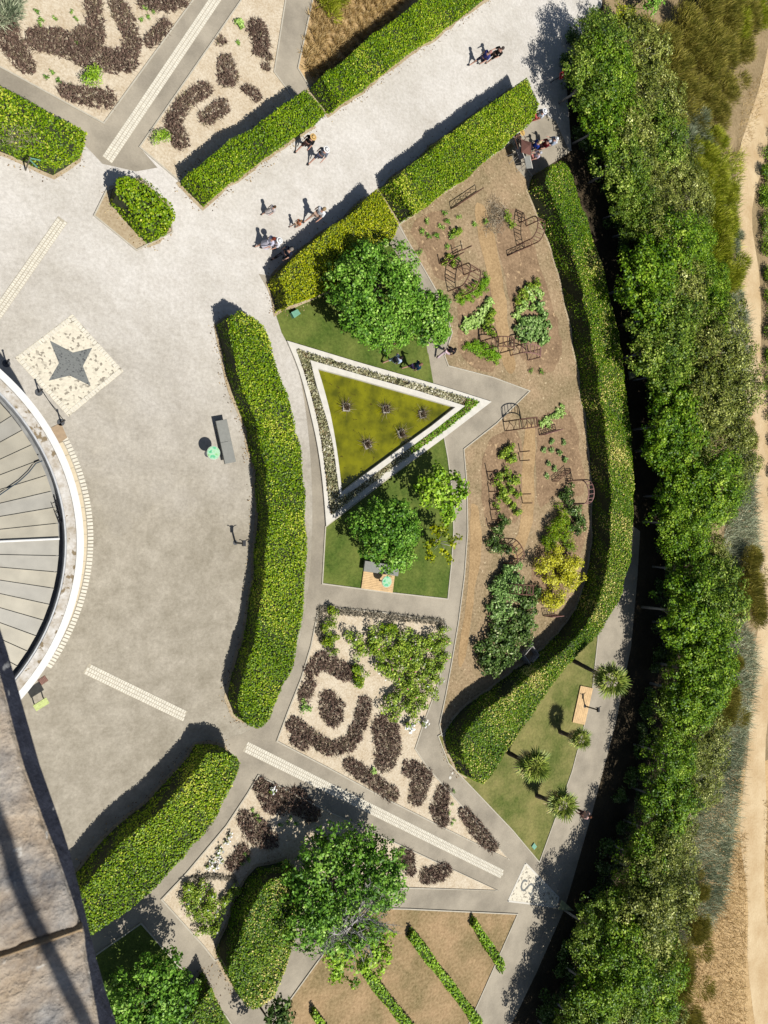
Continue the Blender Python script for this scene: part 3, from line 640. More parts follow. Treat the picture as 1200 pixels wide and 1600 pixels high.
for i, (x, y) in enumerate(((539, 634), (601, 637), (658, 645), (625, 675), (572, 692))):
    r_ = empty('pond_planter', tuple(gp(x, y + 3))); tag(r_, 'square planter of dark rushes standing in the green pond', 'planter', 'planters in the pond')
    mb = MB()
    for sx, sy, wx, wy in ((-.19, 0, .06, .44), (.19, 0, .06, .44), (0, -.19, .32, .06), (0, .19, .32, .06)): mb.box((sx, sy, .11), (wx, wy, .16))
    mb.build('box', M['pot'], r_).rotation_euler.z = .12 * i
    MB().box((0, 0, .09), (.31, .31, .1)).build('soil', M['soil'], r_).rotation_euler.z = .12 * i
    n = 150; p = np.c_[rng.uniform(-.13, .13, (n, 2)), np.full(n, .13)]
    mobj('rushes', blade_mesh('rushes', p, rdir(n, 1.0), .3 + .45 * rng.random(n), .025, M['lav'], rng.random(n)), r_)

# ------------------------------------------------------------------ hedges
def hedge(pxf, h, mat, label, cat='hedge', group=None, dens=460, leaf=.085, rough=.07, arc=False, name='hedge', strip=.1, dry=0.0, seed=0):
    pts = [gp(x, y, z * h)[:2] for x, y, z in pxf]
    P = ccw(pts); P2 = []
    for i_ in range(len(P)):                       # uneven clipped outline
        a_, b_ = P[i_], P[(i_ + 1) % len(P)]; L_ = np.linalg.norm(b_ - a_); k_ = max(1, int(L_ / .55)); P2 += [a_ + (b_ - a_) * t / k_ for t in range(k_)]
    P2 = np.array(P2); nz = vnoise(P2, 1.35, seed + 1) * (.06 + rough * .9) + rng.uniform(-.03, .03, len(P2)); O_ = np.array(offset(P2, 1.0)) - P2; O_ /= np.linalg.norm(O_, axis=1)[:, None] + 1e-9
    P = list(P2 + O_ * nz[:, None] * (1 if strip else .6)); c = np.mean(P, 0); o0 = np.array([c[0], c[1], 0]); A = abs(area(P))
    root = empty(name, tuple(o0)); tag(root, label, cat, group)
    if strip:
        E_ = offset(P, strip); tag(mobj('soil_strip', np_mesh('soil_strip', [(p[0], p[1], .029) for p in E_], [tuple(range(len(E_)))], M['strip'])), kind='structure')
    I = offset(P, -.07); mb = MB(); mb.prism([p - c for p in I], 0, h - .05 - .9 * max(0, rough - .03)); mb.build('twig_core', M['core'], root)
    n1 = int(A * dens); q = sample_poly(P, n1); bd_ = bdist(q, P)
    z = h + rough * vnoise(q, 1.6, seed) + rng.uniform(-.09, .05, n1) - .07 * np.exp(-(bd_ / .08) ** 2)
    T = np.c_[q, z]; NT = np.tile([0, 0, 1.0], (n1, 1))
    Pn = np.asarray(P); e = np.roll(Pn, -1, 0) - Pn; ln = np.linalg.norm(e, axis=1); per = ln.sum(); n2 = int(per * h * dens * .5)
    i = rng.choice(len(P), n2, p=ln / per); t = rng.random(n2)[:, None]; s = Pn[i] + e[i] * t; nn = np.c_[e[i][:, 1], -e[i][:, 0]] / (ln[i][:, None] + 1e-9)
    zz = h * rng.random(n2) ** .85; bul = (rough * 1.0 * np.sin(s[:, 0] * 2.1 + seed) + rough * np.sin(s[:, 1] * 2.7 + zz * 3))[:, None]
    s = s + nn * (rng.uniform(-.11, -.02, n2)[:, None] + bul * .4); Sd = np.c_[s, zz]; NS = np.c_[nn, np.full(n2, .35)]
    X = np.concatenate([T, Sd]); Nn = np.concatenate([NT, NS])
    var = .46 + .16 * vnoise(X, .55, seed + 2) + .2 * rng.standard_normal(len(X))
    if strip:
        nl_ = int(per * 16); i = rng.choice(len(P), nl_, p=ln / per); s_ = Pn[i] + e[i] * rng.random(nl_)[:, None] + (np.c_[e[i][:, 1], -e[i][:, 0]] / (ln[i][:, None] + 1e-9)) * (.02 + .42 * rng.random(nl_) ** 2)[:, None]
        mobj('leaf_litter', leaf_mesh('leaf_litter', np.c_[s_, np.full(nl_, .04)] - o0, np.tile([0, 0, 1.0], (nl_, 1)), .075, M['litter'], rng.random(nl_), jit=.25), root)['kind'] = 'stuff'
    if dry:
        m = (vnoise(X, .8, seed + 7) + .5 * rng.standard_normal(len(X))) > 1.15 - dry; var[m] = .86 + .14 * rng.random(m.sum())
    mobj('foliage', leaf_mesh(name, X - o0, Nn, leaf, M[mat], var, jit=.36, asp=.85), root)
    return root
M['strip'] = ground_mat('hedge_foot_soil', (obs(164, 142, 110), obs(224, 206, 174)), (obs(178, 156, 122), obs(214, 196, 162)), 8, .8, .5, bump=.6)
sheet('small_bed', [(166, 298), (147, 337), (213, 391), (269, 363), (266, 322), (218, 276)], .02, M['strip'], edging=.07)
def sl(pts, n=3): return [tuple(p) for p in smooth_line(pts, n)]
hedge(sl([(336, 508, 0), (353, 590, 0), (376, 650, 0), (392, 715, 0), (400, 780, 0), (398, 850, 0), (390, 930, 0), (378, 1000, 0), (358, 1055, 0), (351, 1090, 0)]) +
      sl([(368, 1118, .2), (405, 1132, .7), (438, 1084, 1), (458, 1040, 1), (470, 990, 1), (478, 920, 1), (481, 860, 1), (479, 790, 1), (474, 720, 1), (461, 655, 1), (443, 595, 1), (422, 535, 1), (404, 500, 1), (372, 484, .9)]),
      1.7, 'hedge', 'long curved clipped hedge bounding the round plaza, beside the grey bench', seed=1, dry=.05)
hedge([(283, 284, .2), (380, 208, .7), (479, 138, 1), (503, 184, .7), (410, 250, .2), (316, 322, 0)], 1.6, 'hedge', 'clipped hedge block beside the oval heather bed, along the avenue', seed=2)
hedge([(592, 296, .1), (700, 210, .8), (824, 120, 1), (841, 164, .9), (806, 208, .2), (752, 253, .1), (710, 288, 0), (624, 348, 0)], 1.6, 'hedge', 'clipped hedge with yellow dead leaves between avenue and kitchen garden', seed=3, dry=.28)
hedge([(487, 136, .3), (560, 74, .8), (657, -2, 1), (760, -84, 1), (820, -50, .5), (743, 12, .2), (625, 98, .1), (512, 183, 0)], 1.6, 'hedge', 'clipped hedge beside the straw coloured ornamental grasses', seed=4, dry=.1)
_hc = hedge([(-70, 84, 1), (0, 130, 1), (135, 207, 1), (126, 240, .5), (84, 279, 0), (0, 242, 0), (-70, 208, 0)], 1.5, 'hedge', 'clipped hedge with a bare twiggy patch behind the green finger sign', seed=5, dry=.2)
_q = np.array([gp(x, y, 1.5) for x, y in zip(rng.normal(24, 14, 260), rng.normal(214, 9, 260))]) - np.array(_hc.location); mobj('bare_twigs', blade_mesh('bare_twigs', _q, rdir(260, .6), .28, .02, M['deadtwig'], rng.random(260)), _hc)['kind'] = 'stuff'
hedge([(419, 442, .2), (462, 398, .6), (592, 297, 1), (621, 350, .9), (600, 378, .3), (510, 455, 0), (430, 490, 0)], 1.6, 'hedge_y', 'golden green hedge beside the broad fig tree and strollers', seed=6)
hedge(sl([(824, 300, .0), (860, 392, 0), (884, 480, 0), (902, 580, 0), (916, 680, 0), (924, 780, 0), (921, 860, 0), (908, 928, 0), (870, 990, 0), (802, 1048, 0), (718, 1110, 0), (694, 1142, 0)]) +
      sl([(704, 1178, .3), (750, 1222, .8), (800, 1165, 1), (870, 1062, 1), (900, 1030, 1), (940, 985, 1), (966, 945, 1), (984, 880, 1), (990, 790, 1), (988, 700, 1), (980, 620, 1), (968, 520, 1), (945, 430, 1), (916, 340, 1), (888, 258, 1), (840, 268, .3)]),
      1.8, 'hedge_ivy', 'very long curved hedge between kitchen garden and the tree belt', seed=7, dry=.2, rough=.08)
hedge(sl([(312, 1168, .4), (280, 1196, 0), (222, 1254, 0), (160, 1312, 0), (106, 1372, 0), (70, 1420, 0)]) + sl([(90, 1498, 1), (140, 1465, 1), (210, 1413, 1), (270, 1362, 1), (318, 1305, 1), (350, 1255, 1), (373, 1194, 1), (345, 1172, .8)]),
      1.9, 'hedge', 'curved hedge between the plaza and the bed of pink roses', seed=8, dry=.15)
hedge([(338, 1490, .1), (372, 1420, .5), (420, 1372, .9), (470, 1362, 1), (472, 1420, 1), (450, 1500, .8), (418, 1545, .6), (382, 1556, .3), (350, 1525, 0)], 1.9, 'hedge_ivy', 'loose yellowing hedge merging with the big half bare tree', seed=9, dry=.12, rough=.12)
hedge([(268, 1588, .2), (330, 1543, 1), (353, 1590, 1), (340, 1660, 1), (250, 1660, .2)], 1.6, 'hedge_ivy', 'short hedge block behind the round tree on the corner lawn', seed=10)
for i, (a, b, w, lb) in enumerate((((738, 1440), (784, 1512), 16, 'shortest of the low hedge rows on the dry lawn'), ((640, 1458), (748, 1600), 17, 'longest of the low hedge rows on the dry lawn'), ((566, 1514), (650, 1618), 17, 'low hedge row on dry lawn starting under the half bare tree'), ((488, 1582), (530, 1640), 13, 'low hedge row on dry lawn nearest the concrete path'))):
    d = np.array(b, float) - np.array(a); d /= np.linalg.norm(d); nn = np.array([-d[1], d[0]]) * w / 2; a = np.array(a); b = np.array(b)
    q = [a + nn, b + nn, b - nn, a - nn]; hedge([(p[0], p[1], z) for p, z in zip(q, (0, 0, 1, 1))], .55, 'lime', lb, leaf=.12, dens=240, strip=0, seed=20 + i, rough=.06, name='low_hedge')
hedge(sl([(163, 322, 0), (172, 296, .5), (200, 276, 1), (228, 284, 1), (256, 308, 1), (273, 336, .9), (262, 358, .5), (232, 374, .1), (196, 356, 0)], 2), 1.5, 'hedge', 'rounded freestanding leafy bush in a small kerbed bed on the plaza', 'bush', name='round_bush', seed=13, rough=.22, leaf=.11, dens=300)

# ------------------------------------------------------------------ trees
def tree_mesh(R, hc, rz, nb, nleaf, leaf, mat, seed, blob=.5, inner=.15, asp=.78, trunk_h=None, bark='bark', limbs=True, open_=0.0, per=26, clr=.34, hole=None):
    r_ = random.Random(seed); B = [((0, 0, hc + .25 * rz), .62 * R)]
    for i in range(nb):
        a = 2.399 * i + r_.random() * .6; q = R * (.35 + .62 * math.sqrt((i + .5) / nb)); q = min(q, R * .82)
        zz = hc + rz * (.75 * (1 - (q / R) ** 2) - .25 + r_.uniform(-.25, .3)); B.append(((q * math.cos(a), q * math.sin(a), zz), R * blob * r_.uniform(.55, 1.0)))
    vol = np.array([b[1] ** 2 for b in B]); nc = max(20, int(nleaf / per)); k = rng.choice(len(B), nc, p=vol / vol.sum())
    C = np.array([b[0] for b in B])[k]; rad = np.array([b[1] for b in B])[k]; d = rdir(nc, .45)
    f = np.where(rng.random(nc) < inner, rng.uniform(.3, .8, nc), rng.uniform(.85, 1.12, nc)) * (1 + .12 * vnoise(d, 4.0, seed))
    CC = C + d * (rad * f)[:, None] * np.array([1, 1, .85]); cb = rng.standard_normal(nc) * .1
    j = rng.integers(0, nc, nleaf); d2 = rdir(nleaf, .35); P = CC[j] + d2 * (clr * rng.random(nleaf) ** .45)[:, None] * np.array([1, 1, .75])
    d = d[j] * .6 + d2 * .7; k = k[j]; P[:, 2] = np.maximum(P[:, 2], .35); cb = cb[j]
    if open_:
        keep = vnoise(P, 1.6, seed) > -1 + open_; P, d, k, cb = P[keep], d[keep], k[keep], cb[keep]
    var = .45 + .14 * vnoise(P, 1.3, seed) + .17 * rng.standard_normal(len(P)) + (np.array([r_.uniform(-.08, .08) for _ in B])[k]) + cb
    if hole is not None:
        m = (np.linalg.norm(P[:, :2] - np.array(hole[:2]), axis=1) > hole[2] * (.6 + .5 * rng.random(len(P)))) | (rng.random(len(P)) < .12); P, d, var = P[m], d[m], var[m]
    crown = leaf_mesh('crown', P, d + np.array([0, 0, .5]), leaf, M[mat], var, jit=.55, asp=asp)
    th = trunk_h or hc - .2 * rz; mb = MB(); lean = r_.uniform(-.12, .12)
    mb.tube([(0, 0, 0), (lean * .5, .03, th * .5), (lean, 0, th), (lean, 0, hc)], [.03 * R + .03, .025 * R + .025, .022 * R + .02, .02], 8)
    if limbs:
        for (c, rr) in B[1:]: mb.tube([(lean * .8, 0, th * r_.uniform(.6, 1)), (c[0] * .5, c[1] * .5, (th + c[2]) * .52), (c[0] * .9, c[1] * .9, c[2])], [.02 * R + .012, .014 * R + .008, .008], 5)
    return crown, mb.mesh('trunk', M[bark], True)
def place_tree(meshes, px, py, zc, name, label, cat='tree', group=None, rz=0, s=1.0, hc=None):
    """px, py: where the crown's middle is seen; zc: height of that middle"""
    p = gp(px, py, zc); o = empty(name, (p[0], p[1], 0), rz, s); tag(o, label, cat, group)
    mobj('crown', meshes[0], o); mobj('trunk', meshes[1], o); return o
place_tree(tree_mesh(2.45, 2.5, 1.4, 24, 22000, .135, 'fig', 31, per=15, clr=.24, inner=.08), 590, 460, 2.5, 'fig_tree', 'broadest fig tree, over the lawn behind the pond')
place_tree(tree_mesh(1.3, 1.8, 1.0, 14, 8000, .135, 'fig', 32, per=15, clr=.22, inner=.08), 672, 500, 1.8, 'fig_tree', 'smaller fig tree touching the broadest one beside the concrete path')
place_tree(tree_mesh(1.75, 2.2, 1.2, 16, 12500, .13, 'fig', 33, per=15, clr=.22, inner=.08), 606, 833, 2.2, 'fig_tree', 'dense round fig tree over the grey slab and wooden deck')
place_tree(tree_mesh(1.35, 2.4, 1.1, 10, 2300, .19, 'lime', 34, open_=.35), 692, 770, 2.4, 'light_green_tree', 'loose light green tree beside the dense round fig')
place_tree(tree_mesh(.95, 1.5, .8, 7, 800, .18, 'hedge_y', 35, open_=.5, bark='palebark'), 690, 848, 1.5, 'sparse_tree', 'thin half bare young tree below the light green one')
place_tree(tree_mesh(1.8, 2.4, 1.2, 16, 12500, .135, 'fig', 37, per=15, clr=.22, inner=.08), 228, 1558, 2.4, 'round_tree', 'dense round tree on the corner lawn beside the stone ledge')
place_tree(tree_mesh(1.0, 1.8, .8, 8, 1200, .18, 'darkleaf', 38), 425, 1600, 1.8, 'small_tree', 'small dark tree at the edge of the concrete path')
# the big half bare tree
o = place_tree(tree_mesh(2.9, 2.4, 1.5, 26, 21000, .15, 'fig', 36, open_=.05, per=20, clr=.28, hole=(-.05, -1.35, 1.3)), 540, 1386, 2.4, 'half_bare_tree', 'big leafy tree with bare grey branches showing on one side')
mb = MB(); r_ = random.Random(4)
def twig(p, d, L, r, lv):
    q = [Vector(p)]; dd = Vector(d).normalized()
    for i in range(4): dd = (dd + Vector((r_.uniform(-.3, .3), r_.uniform(-.3, .3), r_.uniform(-.1, .2)))).normalized(); q.append(q[-1] + dd * L / 4)
    mb.tube(q, [r * (1 - .18 * i) for i in range(5)], 5)
    if lv:
        for i in (1, 2, 3, 4):
            for _ in range(2): twig(q[i], dd + Vector((r_.uniform(-1, 1), r_.uniform(-1, 1), r_.uniform(-.2, .5))), L * .55, r * .5, lv - 1)
twig((-.2, -2.6, 2.5), (.12, 1, .55), 2.6, .1, 2); twig((.1, -.9, 3.5), (.3, 1, .2), 1.3, .05, 2); twig((-.3, -1.3, 3.1), (-.9, .3, .3), 1.3, .05, 2); twig((.3, -1.6, 2.7), (.9, .1, .5), 1.5, .055, 2); twig((0, -1.8, 2.5), (-.8, -.5, .4), 1.5, .05, 2); twig((.5, -1.6, 2.5), (.6, -.9, .4), 1.6, .05, 2); twig((.7, -1.2, 2.7), (1, .5, .4), 1.4, .045, 2); twig((.1, -2.2, 2.1), (-.2, -1, .3), 1.2, .04, 2)
mb.build('bare_branch', M['palebark'], o)
place_tree(tree_mesh(1.7, 1.9, 1.1, 14, 3000, .17, 'lime', 39, open_=.4, bark='palebark'), 560, 1478, 1.9, 'sparse_tree', 'sparse low tree in front of the half bare big tree')

# wide belt of trees between garden and track
protos = []
for i, (mat, leaf, n, op) in enumerate((('oak', .19, 4200, .1), ('oak2', .17, 4200, .12), ('oak3', .21, 3800, .1), ('oak', .16, 4600, .15), ('oak2', .2, 3600, .2), ('oak3', .18, 4200, .12))):
    protos.append(tree_mesh(2.15, 3.3, 1.6, 13, int(n * 2.6), leaf * .68, mat, 50 + i, blob=.54, open_=op, trunk_h=2.4, bark='palebark', per=34, clr=.36))
near = [(-60, 905), (0, 900), (60, 895), (110, 893), (180, 905), (240, 932), (300, 955), (400, 988), (500, 1004), (600, 1024), (700, 1040), (800, 1044), (900, 1046), (1000, 1034), (1100, 1022), (1170, 1003), (1300, 968), (1370, 940), (1450, 905), (1530, 875), (1600, 852), (1700, 820)]
far = [(-60, 985), (0, 990), (100, 1016), (200, 1062), (300, 1092), (400, 1112), (500, 1130), (600, 1150), (700, 1158), (800, 1150), (900, 1136), (1000, 1112), (1100, 1120), (1200, 1095), (1300, 1062), (1400, 1058), (1500, 1050), (1600, 1040), (1700, 1030)]
def ix(tab, y): return float(np.interp(y, [a for a, b in tab], [b for a, b in tab]))
Lb = ['mid green tree %s', 'olive tinted tree %s', 'bright green tree %s']
y = 78; row = 0
rt = random.Random(77)
while y < 1660:
    xn, xf = ix(near, y), ix(far, y); cols = 2 if xf - xn < 108 else 3
    for c in range(cols):
        x = xn + 28 + (xf - xn - 46) * (c / max(1, cols - 1)) + rt.uniform(-15, 12); yy = y + rt.uniform(-17, 17) + (c % 2) * 30
        k = rt.choice([0, 3, 2, 2, 5]) if c == 0 else rt.choice([0, 1, 3, 4, 1, 5]); s = rt.choice([rt.uniform(.75, .9), rt.uniform(.9, 1.2), rt.uniform(.95, 1.2)]); s = min(s, .92) if y < 330 else s; x += 14 if (y < 330 and c == 0) else 0
        if y > 960 and c == 0: s = min(s, .92); x += 22
        kk = (0, 1, 2, 0, 1, 2)[k]; sd = (0 if c == 0 else 2 if c == cols - 1 else 1)
        place_tree(protos[k], x, yy, 3.5 * s, 'belt_tree', Lb[kk] % ('on the garden side edge of the long tree belt', 'in the middle of the wide part of the tree belt', 'on the track side edge of the long tree belt')[sd], group='belt trees %d %d' % (kk, sd), rz=rt.uniform(0, 6.28), s=s)
    y += 58; row += 1
# feathery olive bushes on the track side
def feathery(R, h, n, mat, seed):
    r_ = np.random.default_rng(seed); d = rdir(n, .5); cen = r_.standard_normal((9, 3)) * [R * .5, R * .5, h * .12]; cen[:, 2] += h * .5; k = r_.integers(0, 9, n)
    P = cen[k] + d * (R * .5 * r_.random(n) ** .4)[:, None] * [1, 1, h / R * .55]; P[:, 2] = np.maximum(P[:, 2], .05)
    D = d * .8 + [0, 0, .9] + .35 * r_.standard_normal((n, 3))
    var = .48 + .2 * vnoise(P, 1.4, seed) + .2 * r_.standard_normal(n)
    cr = blade_mesh('foliage', P, D, .22 + .22 * r_.random(n), .035, M[mat], var)
    mb = MB()
    for i in range(5): a = i * 1.3; mb.tube([(0, 0, 0), (R * .25 * math.cos(a), R * .25 * math.sin(a), h * .4), (R * .45 * math.cos(a), R * .45 * math.sin(a), h * .75)], [.05, .035, .015], 5)
    return cr, mb.mesh('stem', M['bark'])
def put(meshes, px, py, z, name, label, cat, group=None, rz=0, s=1.0, names=('foliage', 'stem')):
    p = gp(px, py, z); o = empty(name, (p[0], p[1], 0), rz, s); tag(o, label, cat, group)
    for nm, me in zip(names, meshes): mobj(nm, me, o)
    return o
fb = [feathery(1.7, 2.3, 5200, 'tama', 1), feathery(1.5, 2.0, 4600, 'reed_y', 2), feathery(1.3, 1.7, 4200, 'reed', 3)]
rt = random.Random(8)
for (x, y, s) in ((1042, 70, 1), (1128, 96, 1), (1092, 80, 1), (1150, 78, .9), (1126, 178, .8), (1098, 182, .8), (1165, 40, 1), (1110, 10, 1), (1030, 110, .8), (1130, 130, .9), (1070, 30, 1), (1105, 60, 1.1), (1062, 112, 1), (1100, 112, 1), (1075, 150, .9), (1140, 20, 1), (1010, 55, .7), (1112, 150, .8), (1165, 905, 1.1), (1150, 945, .9), (1180, 945, .9), (1178, 875, .8), (1140, 1085, .9), (1130, 1120, .9), (1160, 1040, .5), (1176, 688, .5), (1060, 1490, 1), (1040, 1540, 1.1), (1010, 1590, 1.1), (1085, 1455, .8), (1068, 1590, 1.0), (1100, 1398, .5)):
    put(fb[0], x, y, 1.0, 'feathery_bush', 'feathery olive brown bush at the track side of the tree belt', 'bush', 'feathery olive bushes', rt.uniform(0, 6.28), s)
for (x, y, s) in ((1150, 55, 1), (1180, 20, 1), (1120, 215, .8), (1105, 250, .9), (1118, 290, 1), (1108, 330, 1), (1130, 345, .9), (1124, 390, 1), (1110, 420, 1), (1130, 440, 1), (1100, 290, .9), (1090, 250, .8), (1140, 300, .7)):
    put(fb[1], x, y, .8, 'yellow_green_bush', 'yellow green upright bush between belt trees and sandy track', 'bush', 'yellow green bushes', rt.uniform(0, 6.28), s)
for (x, y, s) in ((1085, 195, 1), (1072, 165, .8), (1150, 370, .7), (1140, 480, .8), (1095, 218, .8), (1065, 210, .9)):
    put(fb[2], x, y, .8, 'grey_green_bush', 'silvery grey green bush between belt trees and sandy track', 'bush', 'silvery bushes', rt.uniform(0, 6.28), s)
def reed_bed(name, pts, mat, dens, ln, w, label, z0=0.0):
    P = ccw([gp(*p)[:2] for p in pts]); n = int(abs(area(P)) * dens); q = sample_poly(P, n); o0 = np.array([*np.mean(P, 0), 0])
    var = .45 + .25 * vnoise(q, .5, 3) + .2 * rng.standard_normal(n); lean = np.array([.25, .1, 0])
    D = rdir(n, 1.5) + lean
    o = mobj(name, blade_mesh(name, np.c_[q, np.full(n, z0)] - o0, D, ln * (.6 + .8 * rng.random(n)), w, M[mat], var), None, tuple(o0)); return tag(o, label, 'grass', kind='stuff')
reed_bed('reed_bed', [(1120, 470), (1165, 480), (1168, 600), (1160, 660), (1176, 740), (1186, 880), (1150, 960), (1176, 1000), (1182, 1040), (1160, 1180), (1146, 1300), (1125, 1420), (1080, 1480), (1040, 1500), (1050, 1350), (1080, 1220), (1100, 1100), (1096, 1000), (1120, 900), (1135, 800), (1140, 700), (1130, 600)], 'reed', 95, .75, .045, 'grey green reed like grass between tree belt and track')
reed_bed('verge_grass', [(1085, 230), (1160, 240), (1150, 330), (1158, 470), (1115, 470), (1090, 350)], 'reed_y', 80, .6, .045, 'yellow green rough grass along the curve of the track')
reed_bed('stubble', [(1080, 1480), (1150, 1300), (1165, 1300), (1165, 1640), (1000, 1640)], 'strawgrass', 55, .35, .035, 'straw stubble of the dry field beside the track')
reed_bed('stubble', [(1192, 1250), (1240, 1250), (1260, 1640), (1205, 1640)], 'strawgrass', 40, .3, .035, 'straw stubble beyond the sandy track')
reed_bed('verge_grass', [(1160, 150), (1200, 100), (1260, 20), (1260, 120), (1190, 170), (1170, 230), (1150, 240)], 'strawgrass', 40, .3, .03, 'dry grey brown grass inside the bend of the track')
put(tree_mesh(1.0, 1.3, .8, 8, 1800, .13, 'hedge_y', 61), 972, 32, 1.3, 'golden_bush', 'golden green rounded bush on bare earth by the avenue end', 'bush', names=('crown', 'trunk'))
put(tree_mesh(1.1, 1.6, .8, 8, 1500, .16, 'fig', 62), 1016, -8, 1.6, 'corner_tree', 'blue green tree on bare earth behind the golden bush', 'tree', names=('crown', 'trunk'))
put(feathery(1.0, 1.2, 2600, 'reed', 9), 10, 2, .5, 'grey_bush', 'blue grey spiky bush in the corner gravel bed', 'bush')
put(feathery(.9, .9, 1600, 'reed_y', 10), 522, 0, .4, 'spiky_plant', 'green spiky plant among the straw coloured grasses', 'plant')

# ------------------------------------------------------------------ heather and lavender mats
def dist_stroke(q, st):
    d = np.full(len(q), 1e9)
    for i in range(len(st)):
        a = np.array(st[i][:2]); ra = st[i][2]
        if i + 1 < len(st): b = np.array(st[i + 1][:2]); rb = st[i + 1][2]
        else: b, rb = a, ra
        e = b - a; t = np.clip(((q - a) @ e) / max(1e-6, e @ e), 0, 1); d = np.minimum(d, np.linalg.norm(q - a - t[:, None] * e, axis=1) / (ra * (1 - t) + rb * t))
    return d
def heather(st, label, mat='lav', h=.34, dens=150, group=None, name='heather_clump', cat='heather'):
    S = np.array([s[:2] for s in st]); R = max(s[2] for s in st); lo, hi = S.min(0) - R, S.max(0) + R
    c = S.mean(0); mpp = px_m(*c); Apx = np.prod(hi - lo); n = int(Apx * mpp * mpp * dens * 2.6)
    q = lo + rng.random((n, 2)) * (hi - lo); d = dist_stroke(q, st); q = q + 0; keep = d < .9 + .1 * vnoise(q, .2, 5) + .06 * rng.standard_normal(n); q, d = q[keep], d[keep]; n = len(q)
    G = np.array([gp(x, y)[:2] for x, y in q]); o0 = np.array([*gp(*c)[:2], 0])
    hh = h * (.65 + .45 * np.sqrt(np.clip(1 - d, 0, 1))) * (.8 + .4 * rng.random(n))
    P = np.c_[G, np.full(n, .03)] - o0
    var = .42 + .2 * vnoise(G, 1.1, 6) + .22 * rng.standard_normal(n)
    V1 = blade_geo(P, rdir(n, 1.1), hh * .85, .034)
    m = n // 3; i = rng.choice(n, m); Q = P[i].copy(); Q[:, 2] = hh[i] * .45 * rng.random(m) + .04; V2 = leaf_geo(Q, np.tile([0, 0, 1.], (m, 1)), .13, .7, .4)
    me = np_mesh(name, np.concatenate([V1, V2]), quads(n + m), M[mat], np.clip(np.r_[np.repeat(var, 4), np.repeat(.1 + .4 * rng.random(m), 4)], 0, 1))
    o = empty(name, tuple(o0)); tag(o, label, cat, group); mobj('foliage', me, o)
    k = max(12, n // 60); j = rng.choice(n, k); mobj('stem', blade_mesh('stem', P[j], rdir(k, 1), .15, .03, M['deadtwig'], rng.random(k)), o)['kind'] = 'stuff'
    return o
HL = [  # bed Hb (top corner)
 ([(12, 45, 18), (20, 75, 20), (42, 105, 15)], 'forked dark heather clump along the corner path edge'),
 ([(55, 62, 20), (85, 66, 22), (125, 82, 22), (165, 95, 22), (196, 98, 20), (207, 70, 15), (195, 30, 15), (180, 5, 14)], 'long hooked dark heather band in the corner bed'),
 ([(145, 5, 15), (148, 40, 16), (152, 62, 14), (125, 55, 14)], 'inner dark heather arm beside the long hooked band'),
 ([(235, 65, 13), (256, 42, 13)], 'oval dark heather clump beside the sett path'),
 ([(228, 2, 16), (265, 5, 18), (285, 2, 12)], 'dark heather clump at the head of the sett path'),
 ([(100, 142, 12), (130, 152, 16), (165, 156, 18)], 'dark heather row at the bed corner below the lime bush'),
 # bed I
 ([(318, 142, 15), (290, 160, 14), (268, 190, 15), (282, 222, 15)], 'curved dark heather band beside the upright lime shrub'),
 ([(352, 98, 14), (355, 122, 18)], 'pear shaped dark heather clump above the oval one'),
 ([(385, 140, 9), (400, 152, 9)], 'small dark heather tail beside the pear shaped clump'),
 ([(322, 184, 14), (345, 170, 15)], 'oval dark heather clump ringed by gravel near the hedge'),
 ([(400, 45, 18), (408, 70, 16)], 'dark heather clump beside the bent side path'),
 ([(345, 66, 9)], 'single small dark heather tuft on gravel'), ([(415, 106, 8)], 'tiny dark heather tuft near the side path bend'), ([(402, 80, 9), (420, 92, 6)], 'thin dark heather tail beside the bent side path'),
 # bed C
 ([(486, 1048, 13), (502, 1028, 12)], 'small dark heather clump at the rose bed edge'),
 ([(518, 1040, 15), (540, 1050, 16)], 'dark heather patch under the climbing roses'),
 ([(482, 1070, 12), (474, 1090, 11)], 'narrow dark heather clump along the curved bed edge'),
 ([(512, 1092, 16), (518, 1108, 22), (520, 1122, 15)], 'large oval dark heather clump inside a gravel ring'),
 ([(458, 1132, 14), (486, 1152, 13), (516, 1170, 14), (545, 1162, 14), (562, 1130, 13), (570, 1098, 13)], 'U shaped dark heather band around the gravel ring'),
 ([(458, 1156, 8), (474, 1166, 8)], 'dark heather clump at the bed corner by the sett strip'),
 ([(600, 1136, 23), (606, 1165, 22), (600, 1190, 18)], 'broad dark heather clump below the roses'),
 ([(548, 1195, 14), (575, 1215, 13), (610, 1240, 14)], 'diagonal dark heather row along the sett strip path'),
 ([(640, 1200, 15), (660, 1212, 17), (650, 1245, 15)], 'hooked dark heather clump mid way down the pointed bed'),
 ([(692, 1235, 12), (684, 1265, 16), (690, 1280, 13)], 'wedge shaped dark heather clump in the pointed bed'),
 ([(725, 1270, 11), (745, 1298, 14), (768, 1322, 11)], 'last dark heather clump at the tip of the pointed bed'),
 # bed D
 ([(408, 1228, 15), (428, 1250, 24), (462, 1250, 22), (485, 1270, 16)], 'dark heather bank at the top of the rose bed'),
 ([(382, 1278, 14), (400, 1298, 24), (420, 1312, 16)], 'dark heather mound between gravel runs in the rose bed'),
 ([(378, 1330, 14), (362, 1350, 12)], 'brown heather tail near the white flowers'),
 ([(632, 1338, 16), (640, 1360, 10)], 'dark heather clump half under the big tree'),
 ([(668, 1368, 15), (692, 1360, 15)], 'oval dark heather clump on the small gravel point')]
for st, lb in HL: heather(st, lb)
heather([(500, 952, 5), (560, 958, 6), (640, 966, 6), (690, 972, 5)], 'straight grey santolina edging row above the rose bed', 'grey', .28, 170, name='santolina_row', cat='plant row')
